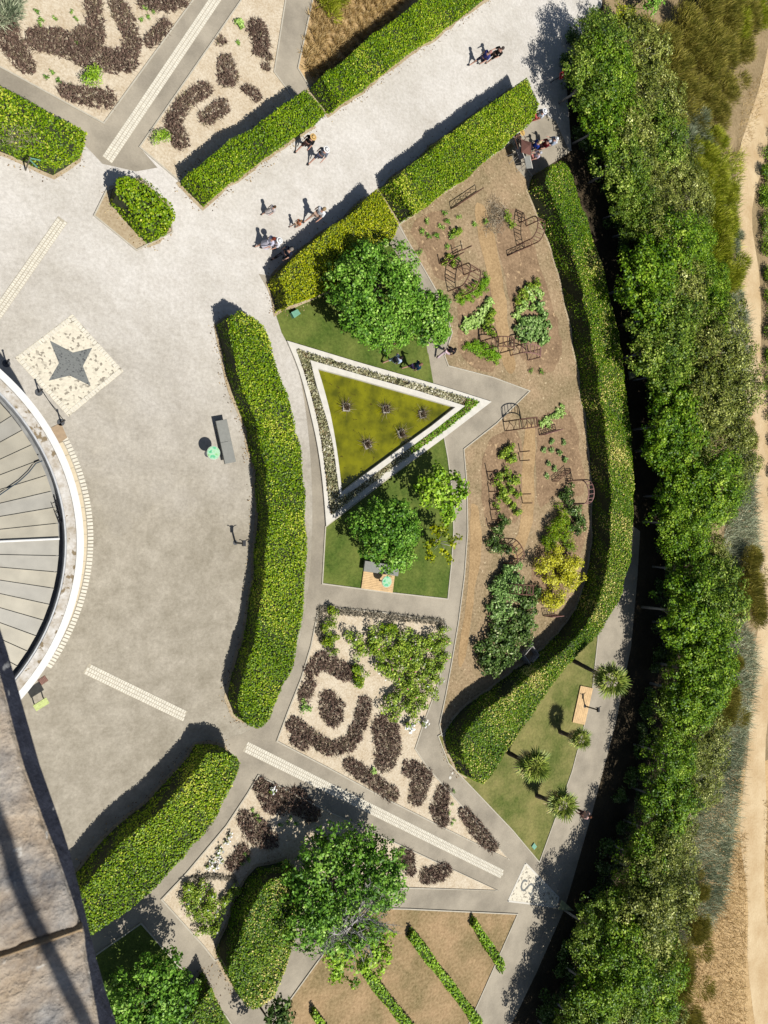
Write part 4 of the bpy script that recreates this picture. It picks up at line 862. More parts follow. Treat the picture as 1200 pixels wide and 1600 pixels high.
heather([(500, 952, 5), (497, 985, 6), (508, 1008, 6), (520, 1018, 6)], 'hooked grey santolina row at the rose bed corner', 'grey', .28, 170, name='santolina_row', cat='plant row')
heather([(302, 1372, 4), (330, 1368, 5), (366, 1372, 5)], 'short grey santolina row between white flowers and roses', 'grey', .25, 170, name='santolina_row', cat='plant row')

# ------------------------------------------------------------------ leafy garden plants
def clump(R, h, n, leaf, mat, seed, bloom=0, up=.5, asp=.6, white=False):
    r_ = np.random.default_rng(seed); nb = 7; cen = r_.standard_normal((nb, 3)) * [R * .45, R * .45, h * .12]; cen[:, 2] = np.abs(cen[:, 2]) + h * .45; cen[0] = (0, 0, h * .55)
    k = r_.integers(0, nb, n); d = rdir(n, up); P = cen[k] + d * (R * .5 * (.6 + .5 * r_.random(n)))[:, None] * [1, 1, h / R * .75]; P[:, 2] = np.maximum(P[:, 2], .04)
    var = .48 + .18 * vnoise(P, 3, seed) + .2 * r_.standard_normal(n)
    fol = leaf_mesh('foliage', P, d + [0, 0, .6], leaf, M[mat], var, jit=.6, asp=asp)
    mb = MB()
    for i in range(nb): mb.tube([(0, 0, 0), tuple(cen[i] * [.5, .5, .6]), tuple(cen[i])], [.018, .012, .006], 4)
    out = [fol, mb.mesh('stem', M['bark'])]
    if bloom:
        i = r_.choice(n, bloom); Q = P[i] + d[i] * .05 + [0, 0, .03]; out.append(leaf_mesh('blossom', np.repeat(Q, 3, 0) + .02 * r_.standard_normal((bloom * 3, 3)), rdir(bloom * 3, 2), .09, M['bloom'], np.repeat(.7 + .3 * r_.random(bloom) if white else r_.random(bloom), 3), jit=.4, asp=.9))
    return out
NM = ('foliage', 'stem', 'blossom')
rt = random.Random(21)
K = {k: [clump(*a, seed=100 + 7 * i + j, **kw) for j in range(3)] for i, (k, a, kw) in enumerate((
    ('rose', (.5, .75, 420, .115, 'rose'), dict(bloom=2)), ('rosegreen', (.5, .7, 460, .11, 'hedge'), {}), ('pinkrose', (.45, .7, 340, .105, 'rose'), dict(bloom=4)),
    ('lettuce', (.34, .35, 120, .2, 'pale'), {}), ('cab', (.4, .5, 150, .2, 'cabbage'), {}), ('darkbig', (.62, .9, 420, .17, 'darkleaf'), {}), ('limebush', (.52, .7, 900, .07, 'lime'), {}),
    ('bean', (.36, .6, 220, .13, 'rose'), {}), ('small', (.2, .25, 70, .09, 'fig'), {}), ('yellow', (.75, 1.5, 900, .12, 'yellow'), {}), ('gbush', (.7, 1.2, 800, .11, 'hedge'), {}), ('bluebig', (.55, .8, 330, .18, 'cabbage'), {}), ('whitefl', (.16, .25, 40, .07, 'rose'), dict(bloom=9, white=True)), ('golden', (.5, .5, 520, .10, 'pondgreen'), {})))}
def plant(kind, x, y, label, cat='plant', group=None, s=1.0, name=None, z=.2):
    return put(K[kind][rt.randrange(3)], x, y, z * s, name or 'plant', label, cat, group, rt.uniform(0, 6.28), s * rt.uniform(.9, 1.1), NM)
def many(kind, pts, label, cat, name, s=1.0, j=2.0):
    for x, y in pts: plant(kind, x + rt.uniform(-j, j), y + rt.uniform(-j, j), label, cat, label.split(' in ')[0] + ' group', s, name)
def grid(poly, step):
    p = np.array(poly, float); lo, hi = p.min(0), p.max(0); out = []
    yy = lo[1]; r = 0
    while yy <= hi[1]:
        xx = lo[0] + (r % 2) * step / 2
        while xx <= hi[0]:
            if inpoly(np.array([[xx, yy]]), p)[0]: out.append((xx, yy))
            xx += step
        yy += step * .85; r += 1
    return out
# rose bed C
many('rose', grid([(545, 985), (590, 995), (640, 985), (690, 980), (690, 1040), (668, 1100), (640, 1130), (610, 1110), (608, 1060), (590, 1040), (560, 1030), (545, 1010)], 22), 'dark leafy rose bush in the dense middle rose bed', 'rose bush', 'rose_bush', 1.05, 4)
many('rosegreen', [(516, 962), (512, 978), (517, 995), (513, 1008), (600, 978), (612, 985), (565, 1060), (552, 1045), (558, 1068), (672, 1010), (640, 1010), (600, 1018), (582, 1012)], 'lime green rose bush in the middle rose bed', 'rose bush', 'rose_bush', .85)
many('pinkrose', [(690, 985), (691, 1005), (690, 1022), (684, 1042)], 'pink flowered rose in the row along the concrete path', 'rose bush', 'rose_bush', .8)
plant('whitefl', 640, 1132, 'white flowering shrub at the lower tip of the rose bed', 'shrub', None, 2.6, 'white_shrub'); plant('whitefl', 662, 1132, 'white flower spilling over the path edge', 'flower', None, 1.6, 'white_flower')
# rose bed D
many('pinkrose', grid([(268, 1400), (300, 1368), (330, 1385), (345, 1420), (335, 1455), (318, 1465), (295, 1440)], 19) + [(362, 1395), (372, 1412), (350, 1408)], 'pink flowered rose bush in the bed opposite the curved hedge', 'rose bush', 'rose_bush', .9, 4)
many('whitefl', [(354, 1318), (348, 1330), (340, 1338), (334, 1346), (326, 1354), (346, 1345), (338, 1356), (360, 1308)], 'small white flower in the row beside the heather', 'flower', 'white_flower', 1.0)
plant('whitefl', 424, 1238, 'white flowering plant among the heather bank', 'flower', None, 1.6, 'white_flower')
# lime shrubs and balls
plant('limebush', 142, 121, 'domed lime green shrub on gravel in the corner bed', 'shrub', None, 1.15, 'lime_shrub'); plant('limebush', 249, 217, 'upright lime green shrub at the sharp bed corner', 'shrub', None, .95, 'lime_shrub')
many('small', [(475, 1098), (474, 1108), (483, 1108)], 'small green ball beside the large oval heather', 'plant', 'box_ball', 1.1, 0)
plant('lettuce', 584, 1206, 'pair of lime rosettes among dark heather', 'plant', None, .7, 'lime_rosette'); plant('lettuce', 374, 34, 'yellow green tuft beside the sett path', 'plant', None, .8, 'lime_tuft')
many('small', [(60, 18), (64, 28), (62, 36), (113, 16), (120, 28), (85, 30), (74, 120), (80, 112), (92, 125), (220, 28), (226, 14), (232, 28), (240, 18), (120, 65)], 'tiny dark seedling dotted on the corner gravel bed', 'plant', 'seedling', .6)
many('small', [(708, 1238), (706, 1256), (704, 1270), (710, 1282), (706, 1290), (372, 64), (378, 44), (372, 66)], 'tiny dark seedling dotted on a heather gravel bed', 'plant', 'seedling', .6)
many('small', [(394, 1266), (400, 1276), (404, 1284), (448, 1284), (456, 1280), (462, 1286), (438, 1290), (384, 1336), (378, 1350), (388, 1345)], 'tiny dark seedling on the gravel of the rose bed', 'plant', 'seedling', .7)
# kitchen garden
many('lettuce', [(728, 503), (735, 508), (742, 500), (748, 492), (755, 484), (762, 478), (765, 470), (738, 498), (746, 505), (730, 512), (752, 500)], 'pale lettuce in the plot beside the smaller fig', 'lettuce', 'lettuce', .95)
many('lettuce', [(838, 452), (846, 462), (830, 466), (824, 474), (832, 480), (812, 484), (808, 492), (826, 458)], 'pale lettuce in the long plot below the hedge', 'lettuce', 'lettuce', 1.0)
many('cab', [(842, 482), (848, 494), (836, 500), (820, 500), (812, 508), (826, 512), (840, 512), (852, 510), (850, 524), (836, 524), (822, 524), (812, 520), (846, 532), (818, 533), (832, 508)], 'blue green cabbage in the long plot below the hedge', 'cabbage', 'cabbage', 1.05)
many('bean', [(826, 446), (836, 444), (812, 462), (806, 470), (762, 500), (768, 490), (758, 512), (764, 518)], 'dark green bean plant around the lettuces', 'bean plant', 'bean_plant', .95)
many('golden', [(733, 540), (741, 541), (750, 543), (758, 546), (766, 549), (774, 553), (738, 546), (756, 552), (770, 557)], 'bright green herb in the low row beside the path bend', 'herb', 'herb', .75)
many('golden', [(722, 470), (732, 464), (742, 458), (752, 452), (758, 445), (760, 438)], 'bright green herb along the foot of the rusty arch', 'herb', 'herb', .7)
many('bean', [(715, 462), (724, 456), (734, 452), (744, 446)], 'dark climbing plant along the foot of the rusty arch', 'plant', 'climbing_plant', .7)
many('lettuce', [(846, 662), (851, 658), (856, 655), (862, 651), (868, 646), (874, 641), (880, 636), (858, 660), (870, 652), (879, 645)], 'light green bean plant in the diagonal row by the hedge', 'bean plant', 'bean_plant', .72, 1)
many('cab', [(860, 703), (873, 705), (858, 722), (882, 717), (880, 690), (867, 732), (854, 745), (848, 700), (862, 690)], 'young blue cabbage on bare dug soil', 'cabbage', 'cabbage', .55)
many('bean', [(788, 705), (800, 715), (796, 722), (790, 735), (780, 742), (795, 748), (775, 755), (803, 755), (798, 765), (788, 770), (780, 775), (772, 790), (800, 790), (790, 782), (806, 802), (795, 700), (785, 712), (778, 762), (808, 745), (804, 772)], 'straggling tomato plant in the staked plot', 'tomato plant', 'tomato_plant', .85, 3)
many('small', [(667, 347), (662, 360), (690, 356), (716, 340), (696, 333), (700, 345), (672, 370), (700, 385), (706, 366), (712, 360), (656, 395), (714, 404), (684, 368), (832, 578), (846, 582), (760, 345), (742, 352)], 'small green seedling in the first dug plots', 'plant', 'seedling', 1.0)
many('bean', [(708, 366), (716, 362), (700, 405), (706, 412), (695, 410), (794, 345), (798, 352), (790, 338)], 'leafy green plant in the first dug plot', 'plant', 'leafy_plant', .7)
many('darkbig', grid([(765, 850), (800, 842), (800, 872), (770, 872)], 18) + [(775, 830), (768, 838), (785, 812), (880, 775), (885, 768)], 'dark bushy plant between the rusty frames', 'plant', 'dark_plant', .75)
many('bluebig', grid([(765, 895), (800, 875), (815, 890), (800, 940), (780, 975), (760, 960), (762, 920)], 17), 'blue green artichoke in the thick row by the trodden path', 'artichoke', 'artichoke', 1.0, 4)
many('darkbig', grid([(745, 1045), (752, 1015), (790, 970), (830, 955), (836, 975), (800, 1015), (768, 1048)], 17) + [(812, 945), (825, 942)], 'dark leafy bush in the shady row by the long hedge', 'bush', 'dark_bush', 1.0, 4)
many('yellow', [(862, 868), (880, 880), (845, 888), (868, 895), (884, 898), (852, 905), (862, 930), (850, 940), (875, 908)], 'yellow leaved shrub in the golden corner clump', 'shrub', 'yellow_shrub', .95, 3)
many('gbush', [(866, 812), (878, 802), (855, 830), (850, 850), (858, 842), (872, 835), (884, 850)], 'green shrub behind the yellow leaved clump', 'shrub', 'green_shrub', .85)
many('darkbig', [(895, 800), (900, 815), (898, 826)], 'mid green fine shrub against the long hedge', 'shrub', 'fine_shrub', .9)
fs = [clump(1.15, .95, 1700, .12, 'oak3', seed=300 + j) for j in range(3)]
for i, (y, x) in enumerate(((205, 1216), (240, 1208), (275, 1203), (312, 1201), (350, 1200), (390, 1201), (430, 1203), (470, 1205), (512, 1207), (556, 1209), (600, 1211), (645, 1213), (690, 1214), (735, 1215), (780, 1217))):
    put(fs[i % 3], x, y, .45, 'far_side_shrub', 'dark leafy shrub on the far side of the sandy track', 'shrub', 'shrubs beyond the track', i * 1.3, 1.0, NM)
    put(fs[(i + 1) % 3], x + 22, y + 14, .45, 'far_side_shrub', 'dark leafy shrub on the far side of the sandy track', 'shrub', 'shrubs beyond the track', i * 2.1, 1.1, NM)
us = [clump(.75, .8, 700, .13, 'darkleaf', seed=320 + j) for j in range(3)]
for i, y in enumerate(range(60, 1640, 34)):
    for dx in (-6, 16):
        put(us[(i + (dx > 0)) % 3], ix(near, y) + dx + rt.uniform(-7, 7), y + rt.uniform(-10, 10), .4, 'understorey_bush', 'dark low bush in the shade between the belt trunks', 'bush', 'understorey bushes', i * 1.7, rt.uniform(.8, 1.25), NM)
# dead plant tangle
for x, y in ((770, 320), (780, 330), (765, 340), (775, 348), (762, 355), (785, 338), (770, 332)):
    n = 90; p = np.c_[rng.standard_normal((n, 2)) * .3, .1 + .1 * rng.random(n)]
    o = empty('dead_plant', tuple(gp(x, y))); tag(o, 'dry grey tangle of dead plant on a dug plot', 'dead plant', 'dead plants'); mobj('twigs', blade_mesh('twigs', p, rdir(n, .3), .35, .025, M['deadtwig'], rng.random(n)), o)['kind'] = 'stuff'
    mobj('stem', blade_mesh('stem', p[:8] * [1, 1, 0], rdir(8, 2), .25, .03, M['deadtwig'], rng.random(8)), o)['kind'] = 'stuff'
# straw coloured grass tussocks
tus = []
for j in range(3):
    n = 170; p = np.c_[rng.standard_normal((n, 2)) * .07, np.zeros(n)]; tus.append((blade_mesh('blades', p, rdir(n, .9), .28 + .2 * rng.random(n), .03, M['strawgrass'], .5 + .25 * rng.standard_normal(n)), MB().disc((0, 0, 0), .12, .06, 8, .05).mesh('crown_base', M['strip'])))
for i, (x, y) in enumerate(grid([(492, -8), (640, -20), (605, 40), (500, 128), (476, 110)], 13.5)):
    put(tus[i % 3], x + rt.uniform(-3, 3), y + rt.uniform(-3, 3), .1, 'grass_tussock', 'straw coloured grass tussock in the bed behind the clipped hedge', 'grass tussock', 'straw grass tussocks', rt.uniform(0, 6), rt.uniform(.8, 1.25), ('blades', 'crown_base'))

# ------------------------------------------------------------------ palms
def frond_mesh(mat, L, seed, dry=False):
    r_ = np.random.default_rng(seed); V = []; pl = .42 * L
    def blade(a, ln, w0):
        d = np.array([math.cos(a), math.sin(a), 0]); s = np.array([-d[1], d[0], 0]); b = np.array([pl, 0, 0]); q = []
        for t, w in ((0, w0 * .5), (.55, w0), (1, .008)): q.append((b + d * ln * t + np.array([0, 0, -.18 * ln * t * t + (.05 * math.cos(a * 5))]), s * w))
        for i in range(2): V.append([q[i][0] - q[i][1], q[i][0] + q[i][1], q[i + 1][0] + q[i + 1][1], q[i + 1][0] - q[i + 1][1]])
    V.append([np.array([0, -.02, 0]), np.array([0, .02, 0]), np.array([pl, .015, .02]), np.array([pl, -.015, .02])])
    for a in np.linspace(-1.75, 1.75, 15): blade(a + r_.uniform(-.05, .05), .58 * L * (1 - .18 * abs(a) / 1.75) * r_.uniform(.85, 1), .035 * L)
    V = np.array(V).reshape(-1, 3); n = len(V) // 4
    return np_mesh('frond', V, quads(n), M[mat], np.repeat(np.clip(.45 + .25 * r_.standard_normal(n), 0, 1), 4))
fg = [frond_mesh('palm', 1.0, 1), frond_mesh('palm', 1.0, 2)]; fd = [frond_mesh('dryfrond', .9, 3)]
for b, t, R, lb in (((894, 1031), (953, 1062), 1.4, 'tallest fan palm, leaning over the concrete path'), ((874, 1143), (906, 1154), .9, 'small fan palm just below the wooden platform'), ((794, 1176), (834, 1196), 1.3, 'fan palm with a dry skirt in the middle of the lawn'), ((838, 1243), (877, 1256), 1.2, 'fan palm at the path edge near the lawn point')):
    h = height_between(b, t); p0 = gp(*b); p1 = gp(t[0], t[1], h); o = empty('fan_palm', tuple(p0)); tag(o, lb, 'palm'); top = p1 - p0
    q = [np.array([0, 0, 0.]) * 1 + top * f + np.array([.12 * math.sin(f * 3.1) * .6, -.05 * math.sin(f * 3.1), 0]) for f in np.linspace(0, 1, 9)]
    MB().tube(q, [.15 - .05 * f + (.015 if i % 2 else 0) for i, f in enumerate(np.linspace(0, 1, 9))], 9).build('trunk', M['palmbark'], o)
    nf = 26
    for i in range(nf):
        dry = i < 8; f = mobj('dry_frond' if dry else 'frond', (fd if dry else fg)[i % (1 if dry else 2)], o, tuple(top + np.array([0, 0, -.12 if dry else 0])))
        pitch = (.5 + .3 * rt.random()) if dry else (-1.25 + 1.5 * ((i - 8) / (nf - 9))); f.rotation_euler = (rt.uniform(-.3, .3), pitch, 2.399 * i + rt.uniform(-.2, .2)); s = R * rt.uniform(.85, 1.1); f.scale = (s, s, s)

# ------------------------------------------------------------------ furniture
def slab_bench(poly, h, label):
    c = gp(*np.mean(poly, 0), h); o = empty('stone_bench', (c[0], c[1], 0)); tag(o, label, 'bench'); Q = ccw([gp(x, y, h)[:2] - c[:2] for x, y in poly])
    e = Q[1] - Q[0]; f = Q[2] - Q[1]; lg = e if np.linalg.norm(e) > np.linalg.norm(f) else f; a = math.atan2(lg[1], lg[0]); d = lg / np.linalg.norm(lg); L = np.linalg.norm(lg); W = min(np.linalg.norm(e), np.linalg.norm(f))
    for s in (-1, 1): m = d * s * L / 4; MB().bbox((m[0], m[1], h - .06), (L / 2 - .008, W, .12), a, .012).build('seat_slab', M['greystone'], o)
    for s in (-.36, .36): m = d * s * L; MB().box((m[0], m[1], (h - .12) / 2), (.18, W * .75, h - .12), a).build('support', M['greystone'], o)
slab_bench([(337, 657.5), (354.5, 655), (369, 722), (352, 725)], .5, 'long grey stone bench beside a green disc on the plaza')
slab_bench([(570, 880.5), (625, 883), (623, 899), (569, 891)], .45, 'grey stone bench half hidden under the dense round fig')
def disc_mat():
    m, nt, b = _nodes('printed_map_disc'); N = nt.nodes; L = nt.links; tc = N.new('ShaderNodeTexCoord')
    t = N.new('ShaderNodeTexNoise'); t.inputs['Scale'].default_value = 3.2; t.inputs['Detail'].default_value = 3; L.new(tc.outputs['Object'], t.inputs['Vector'])
    r = N.new('ShaderNodeValToRGB'); e = r.color_ramp.elements; e[0].position = .3; e[0].color = obs(64, 178, 96); e[1].position = .72; e[1].color = obs(170, 196, 50)
    for p, c in ((.42, obs(120, 214, 160)), (.5, obs(200, 236, 200)), (.6, obs(150, 220, 140))): q = e.new(p); q.color = c
    L.new(t.outputs[0], r.inputs[0]); L.new(r.outputs[0], b.inputs['Base Color']); b.inputs['Roughness'].default_value = .25; return m
M['map'] = disc_mat()
def disc_sign(x, y, h, R, label, base=True):
    p = gp(x, y, h); o = empty('map_table', (p[0], p[1], 0)); tag(o, label, 'map table')
    MB().disc((0, 0, 0), .17, .03, 20).build('foot', M['darkgrey'], o); MB().tube([(0, 0, 0), (0, 0, h - .03)], .04, 10).build('post', M['darkgrey'], o)
    MB().disc((0, 0, h - .045), R + .025, .04, 36).build('rim', plain('pale_rim', obs(206, 214, 196), .5), o); MB().disc((0, 0, h - .003), R, .012, 36).build('map_disc', M['map'], o)
disc_sign(333.7, 707.5, .9, .32, 'round green map table beside the plaza bench'); disc_sign(604.5, 909, .9, .30, 'round pale green map table on the wooden deck')
def deck(poly, n, along, label):
    c = gp(*np.mean(poly, 0)); o = empty('wooden_deck', tuple(c)); tag(o, label, 'deck'); a, b, d, e = [gp(*p)[:2] - c[:2] for p in poly]
    for i in range(n):
        t0, t1 = i / n + .004, (i + 1) / n - .004
        q = [a * (1 - t0) + b * t0, a * (1 - t1) + b * t1, e * (1 - t1) + d * t1, e * (1 - t0) + d * t0] if along else [a * (1 - t0) + e * t0, b * (1 - t0) + d * t0, b * (1 - t1) + d * t1, a * (1 - t1) + e * t1]
        MB().prism(ccw(q), .06, .11 + .002 * (i % 2)).build('plank', M['wood'], o)
    MB().prism(ccw([p * .97 for p in (a, b, d, e)]), .015, .06).build('frame', M['bark'], o)
deck([(567, 890), (615.5, 897.5), (612, 926), (563, 919)], 11, False, 'small wooden deck carrying a map table beside the path')
deck([(905.5, 1071), (925, 1075), (912, 1132), (893, 1128)], 7, True, 'wooden platform on the palm lawn with a viewer post')
def viewer(b, label):
    p = gp(*b); o = empty('viewer_post', (p[0], p[1], .11 if b[0] > 800 else .01)); tag(o, label, 'viewer'); h = 1.15
    MB().tube([(0, 0, 0), (0, 0, h)], .05, 10).build('post', M['darkgrey'], o); MB().disc((0, 0, 0), .12, .02, 16).build('foot', M['darkgrey'], o)
    MB().box((0, .02, h + .06), (.16, .3, .14)).build('viewer_head', M['black'], o)
    for s in (-1, 1): MB().tube([(s * .06, .1, h + .06), (s * .16, .2, h + .06), (s * .26, .2, h + .08)], .022).build('handle', M['black'], o)
    return o
viewer((367.5, 848), 'black viewer post on the plaza beside the curved hedge'); viewer((912, 1102.7), 'black viewer post standing on the wooden platform')
# barrier posts by the annex
tops = []
for i, ((x, y), lb) in enumerate((((10, 568), 'black barrier post standing partly in the annex shadow'), ((60.5, 613), 'black barrier post beside the star mosaic border'), ((95, 660), 'black barrier post beside the brown landing slab'))):
    p = gp(x, y); o = empty('barrier_post', tuple(p)); tag(o, lb, 'post'); MB().disc((0, 0, .0), .17, .03, 24, .16).build('foot_disc', M['darkgrey'], o)
    MB().tube([(0, 0, .03), (0, 0, .95)], .035, 10).build('pole', M['black'], o); MB().ball((0, 0, .97), .05).build('knob', M['black'], o); tops.append(p + [0, 0, .9])
m_ = (tops[1] + tops[2]) / 2 - np.array([0, 0, .22])
MB().tube(smooth_line([tops[1], m_, tops[2]], 6), .016).build('barrier_rope', M['black']); tag(bpy.data.objects['barrier_rope'], 'dark rope slung between two barrier posts', 'rope')
# information lectern, drain
p = gp(60, 1094); o = empty('info_lectern', tuple(p), .5); tag(o, 'small yellow green information lectern beside the annex wall', 'lectern')
for s in (-.22, .22): MB().tube([(s, 0, 0), (s, 0, .8)], .03).build('leg', M['darkgrey'], o)
MB().box((0, 0, .86), (.62, .4, .03), rot=Matrix.Rotation(.5, 3, 'X')).build('panel', plain('panel_print', obs(196, 206, 130), .4, var=.25, scale=14), o)
p = gp(67, 1063); o = empty('drain_grate', tuple(p), .55); tag(o, 'rusty drain grate at the foot of the annex wall', 'grate'); MB().box((0, 0, .012), (.36, .3, .02)).build('frame', M['rust'], o)
for i in range(5): MB().box((-.13 + .065 * i, 0, .026), (.022, .26, .012)).build('bar', M['rust2'], o)
# green covers
def cover(poly, label, h):
    c = gp(*np.mean(poly, 0), h); o = empty('utility_box', (c[0], c[1], 0)); tag(o, label, 'box'); Q = ccw([gp(x, y, h)[:2] - c[:2] for x, y in poly])
    MB().prism([q * .93 for q in Q], 0, h - .03).build('body', M['green_hatch'], o); MB().prism(Q, h - .03, h).build('lid', M['green_hatch'], o)
cover([(455, 488), (465, 483), (470, 490), (460, 497)], 'square green utility box on the lawn under the golden hedge', .3); cover([(831, 1323), (835, 1317), (839, 1323), (835, 1328)], 'small pale green cover at the lawn point', .1)
for (x, y), l in (((703, 1215), 'first of two round white discs set in the garden path'), ((706.5, 1208), 'smaller of the two white discs set in the garden path')):
    o = MB().disc((0, 0, 0), .1 if y > 1210 else .075, .02, 16).build('path_disc', M['kerb'], None, loc=(*gp(x, y)[:2], .006)); tag(o, l, 'disc')
# finger sign by the corner hedge
p = gp(40, 266); o = empty('finger_sign', tuple(p), -.3); tag(o, 'green finger sign post in front of the corner hedge', 'sign'); MB().tube([(0, 0, 0), (0, 0, 1.5)], .035).build('post', M['bark'], o)
for z, a in ((1.4, .3), (1.25, -.4)): MB().box((.22 * math.cos(a), .22 * math.sin(a), z), (.42, .025, .1), a).build('arm', M['green_hatch'], o)
# triangular shade sails among the trunks
for pts, lb in (([(982, 580), (1003, 583), (984, 594)], 'pale green triangular panel among the belt trunks by the hedge'), ([(878, 1406), (897, 1423), (873, 1422)], 'pale green triangular panel among the trunks beyond the S marker')):
    c = gp(*np.mean(pts, 0), .5); o = empty('triangle_panel', (c[0], c[1], 0)); tag(o, lb, 'panel'); Q = ccw([gp(x, y, .5)[:2] - c[:2] for x, y in pts]); MB().prism(Q, .47, .5).build('board', plain('pale_green_board', obs(170, 176, 130), .7), o); MB().tube([(0, 0, 0), (0, 0, .48)], .04).build('post', M['bark'], o)
# red board by the tree shade
p = gp(864, 127); o = empty('red_notice', tuple(p), .6); tag(o, 'red notice board in tree shade beside the avenue', 'notice board')
for s in (-.28, .28): MB().tube([(s, 0, 0), (s, 0, .9)], .03).build('leg', M['darkgrey'], o)
MB().box((0, .0, .95), (.75, .42, .05), rot=Matrix.Rotation(.6, 3, 'X')).build('board', M['redboard'], o)
for i in range(2): MB().box((-.1 + .2 * i, .0, .982), (.12, .1, .01), rot=Matrix.Rotation(.6, 3, 'X')).build('white_mark', M['white'], o)

# ------------------------------------------------------------------ rusty frames in the kitchen garden
def arch(x, y, w, h, dep, ang, label, mat='rust', n=8):
    """x, y: where the crown of the arch is seen"""
    p = gp(x, y, h); o = empty('rusty_arch', (p[0], p[1], 0), ang); tag(o, label, 'arch'); r = w / 2; zs = h - r * .75
    def pt(t, yy): return (-r * math.cos(t), yy, zs + r * .75 * math.sin(t))
    for yy in (-dep / 2, dep / 2):
        q = [(-r, yy, 0)] + [pt(math.pi * k / 12, yy) for k in range(13)] + [(r, yy, 0)]; MB().tube(q, .038).build('hoop', M[mat], o)
    for k in range(n): t = math.pi * (k + .5) / n; MB().tube([pt(t, -dep / 2), pt(t, dep / 2)], .028, 5).build('rung', M[mat], o)
    for s in (-1, 1):
        for z0, z1, f in ((.1, .6, 1), (.45, .95, -1), (.8, 1.2, 1)):
            z1 = min(z1, zs); MB().tube(smooth_line([(s * r, -dep / 2 * f, z0), (s * r, 0, (z0 + z1) / 2 + .08), (s * r, dep / 2 * f, z1)], 4), .018, 5).build('lattice_bar', M[mat], o)
    return o
hp = math.pi / 2
arch(742, 430, 1.5, 1.9, .8, hp - .3, 'rusty arch over the path beside the lettuce plot'); arch(846, 354, 1.5, 1.9, .6, hp - .15, 'rusty arch in front of the upper end of the long hedge')
arch(796, 534, 1.5, 1.9, .6, 0, 'rusty arch at the end of the low bright herb row'); arch(838, 546, 1.5, 1.6, .55, -.1, 'lighter rusted arch at the end of the cabbages', 'rust2')
arch(833, 660, 1.5, 1.9, .6, .15, 'rusty arch near the tip of the concrete path'); arch(924, 768, 1.6, 1.9, .5, hp + .1, 'rusty arch leaning out over the long hedge shade', 'rust2')
arch(812, 862, 1.5, 1.7, .6, hp + .5, 'rusty arch above the artichoke row'); arch(826, 922, 1.5, 1.8, .6, -.1, 'rusty arch beside the yellow leaved shrubs')
def trellis(a, b, h, label, mat='rust', n=7):
    A, B = gp(*a), gp(*b); o = empty('rusty_trellis', tuple(A)); tag(o, label, 'trellis'); d = B - A
    for z in (.12, h): MB().tube([(0, 0, z), tuple(d + [0, 0, z])], .027).build('rail', M[mat], o)
    for k in range(n + 1): q = d * k / n; MB().tube([tuple(q + [0, 0, 0]), tuple(q + [0, 0, h])], .03 if k in (0, n) else .018, 5).build('upright', M[mat], o)
    for k in range(n - 1):
        q0, q1 = d * k / n, d * (k + 2) / n; MB().tube(smooth_line([tuple(q0 + [0, 0, .15]), tuple((q0 + q1) / 2 + [0, 0, h * .72]), tuple(q1 + [0, 0, h * .4])], 4), .017, 5).build('scroll', M[mat], o)
trellis((704, 327), (744, 300), .75, 'rusty scrolled trellis standing by the dead leaf hedge', n=5); trellis((792, 400), (820, 388), .6, 'rusty trellis joined to the upper arch', n=4)
trellis((690, 415), (716, 398), .6, 'rusty trellis in the first dug plot', n=4); trellis((842, 680), (868, 672), .7, 'reddish trellis beside the diagonal bean row', 'rust2', n=7)
trellis((848, 962), (866, 960), .9, 'reddish ladder trellis at the hedge shadow edge', 'rust2', n=5); trellis((862, 752), (882, 735), .6, 'rusty trellis among young cabbages', n=4)
for i, (x, y) in enumerate(((812, 706), (812, 720), (814, 772), (816, 786), (760, 737), (763, 750), (764, 768), (766, 796), (768, 812), (762, 822), (722, 391), (707, 397), (686, 412))):
    p = gp(x, y); o = empty('garden_stake', tuple(p)); tag(o, 'dark square stake in a kitchen garden plot', 'stake', 'garden stakes'); MB().box((0, 0, .45), (.06, .06, .9)).build('pole', M['rust'], o); MB().box((0, 0, .915), (.08, .08, .03)).build('cap', M['rust'], o)
for (a, b) in (((760, 737), (764, 768)), ((764, 768), (768, 812)), ((707, 397), (722, 391))):
    A, B = gp(*a), gp(*b); o = MB().tube([tuple(A + [0, 0, .55]), tuple(B + [0, 0, .55])], .02).build('stake_rail', M['rust']); tag(o, 'dark rail tied between two garden stakes', 'rail', 'stake rails')
p = gp(822, 1022); o = empty('compost_bin', tuple(p), .7); tag(o, 'weathered wooden compost bin in the hedge shadow', 'compost bin')
for i in range(4):
    for z in (.1, .3, .5): a = i * hp; MB().box((.45 * math.cos(a), .45 * math.sin(a), z), (.04, .9, .16), a).build('board', M['palebark'], o)

# ------------------------------------------------------------------ people
def skin_mesh(V, E, R, mat, root=0, sub=1):
    me = bpy.data.meshes.new('body'); me.from_pydata(V, E, []); me.update(); o = bpy.data.objects.new('tmp', me); COL.objects.link(o)
    sk = o.modifiers.new('s', 'SKIN'); sk.use_smooth_shade = True
    for i, r in enumerate(R): me.skin_vertices[0].data[i].radius = (r if hasattr(r, '__len__') else (r, r)); me.skin_vertices[0].data[i].use_root = (i == root)
    ss = o.modifiers.new('u', 'SUBSURF'); ss.levels = sub; ss.render_levels = sub
    dg = bpy.context.evaluated_depsgraph_get(); out = bpy.data.meshes.new_from_object(o.evaluated_get(dg)); bpy.data.objects.remove(o); out.materials.clear(); out.materials.append(mat)
    return out
CM = {}
def cloth(rgb):
    if rgb not in CM: CM[rgb] = plain('cloth_%d_%d_%d' % rgb, obs(*rgb), .85, var=.12, scale=25, spec=.15)
    return CM[rgb]
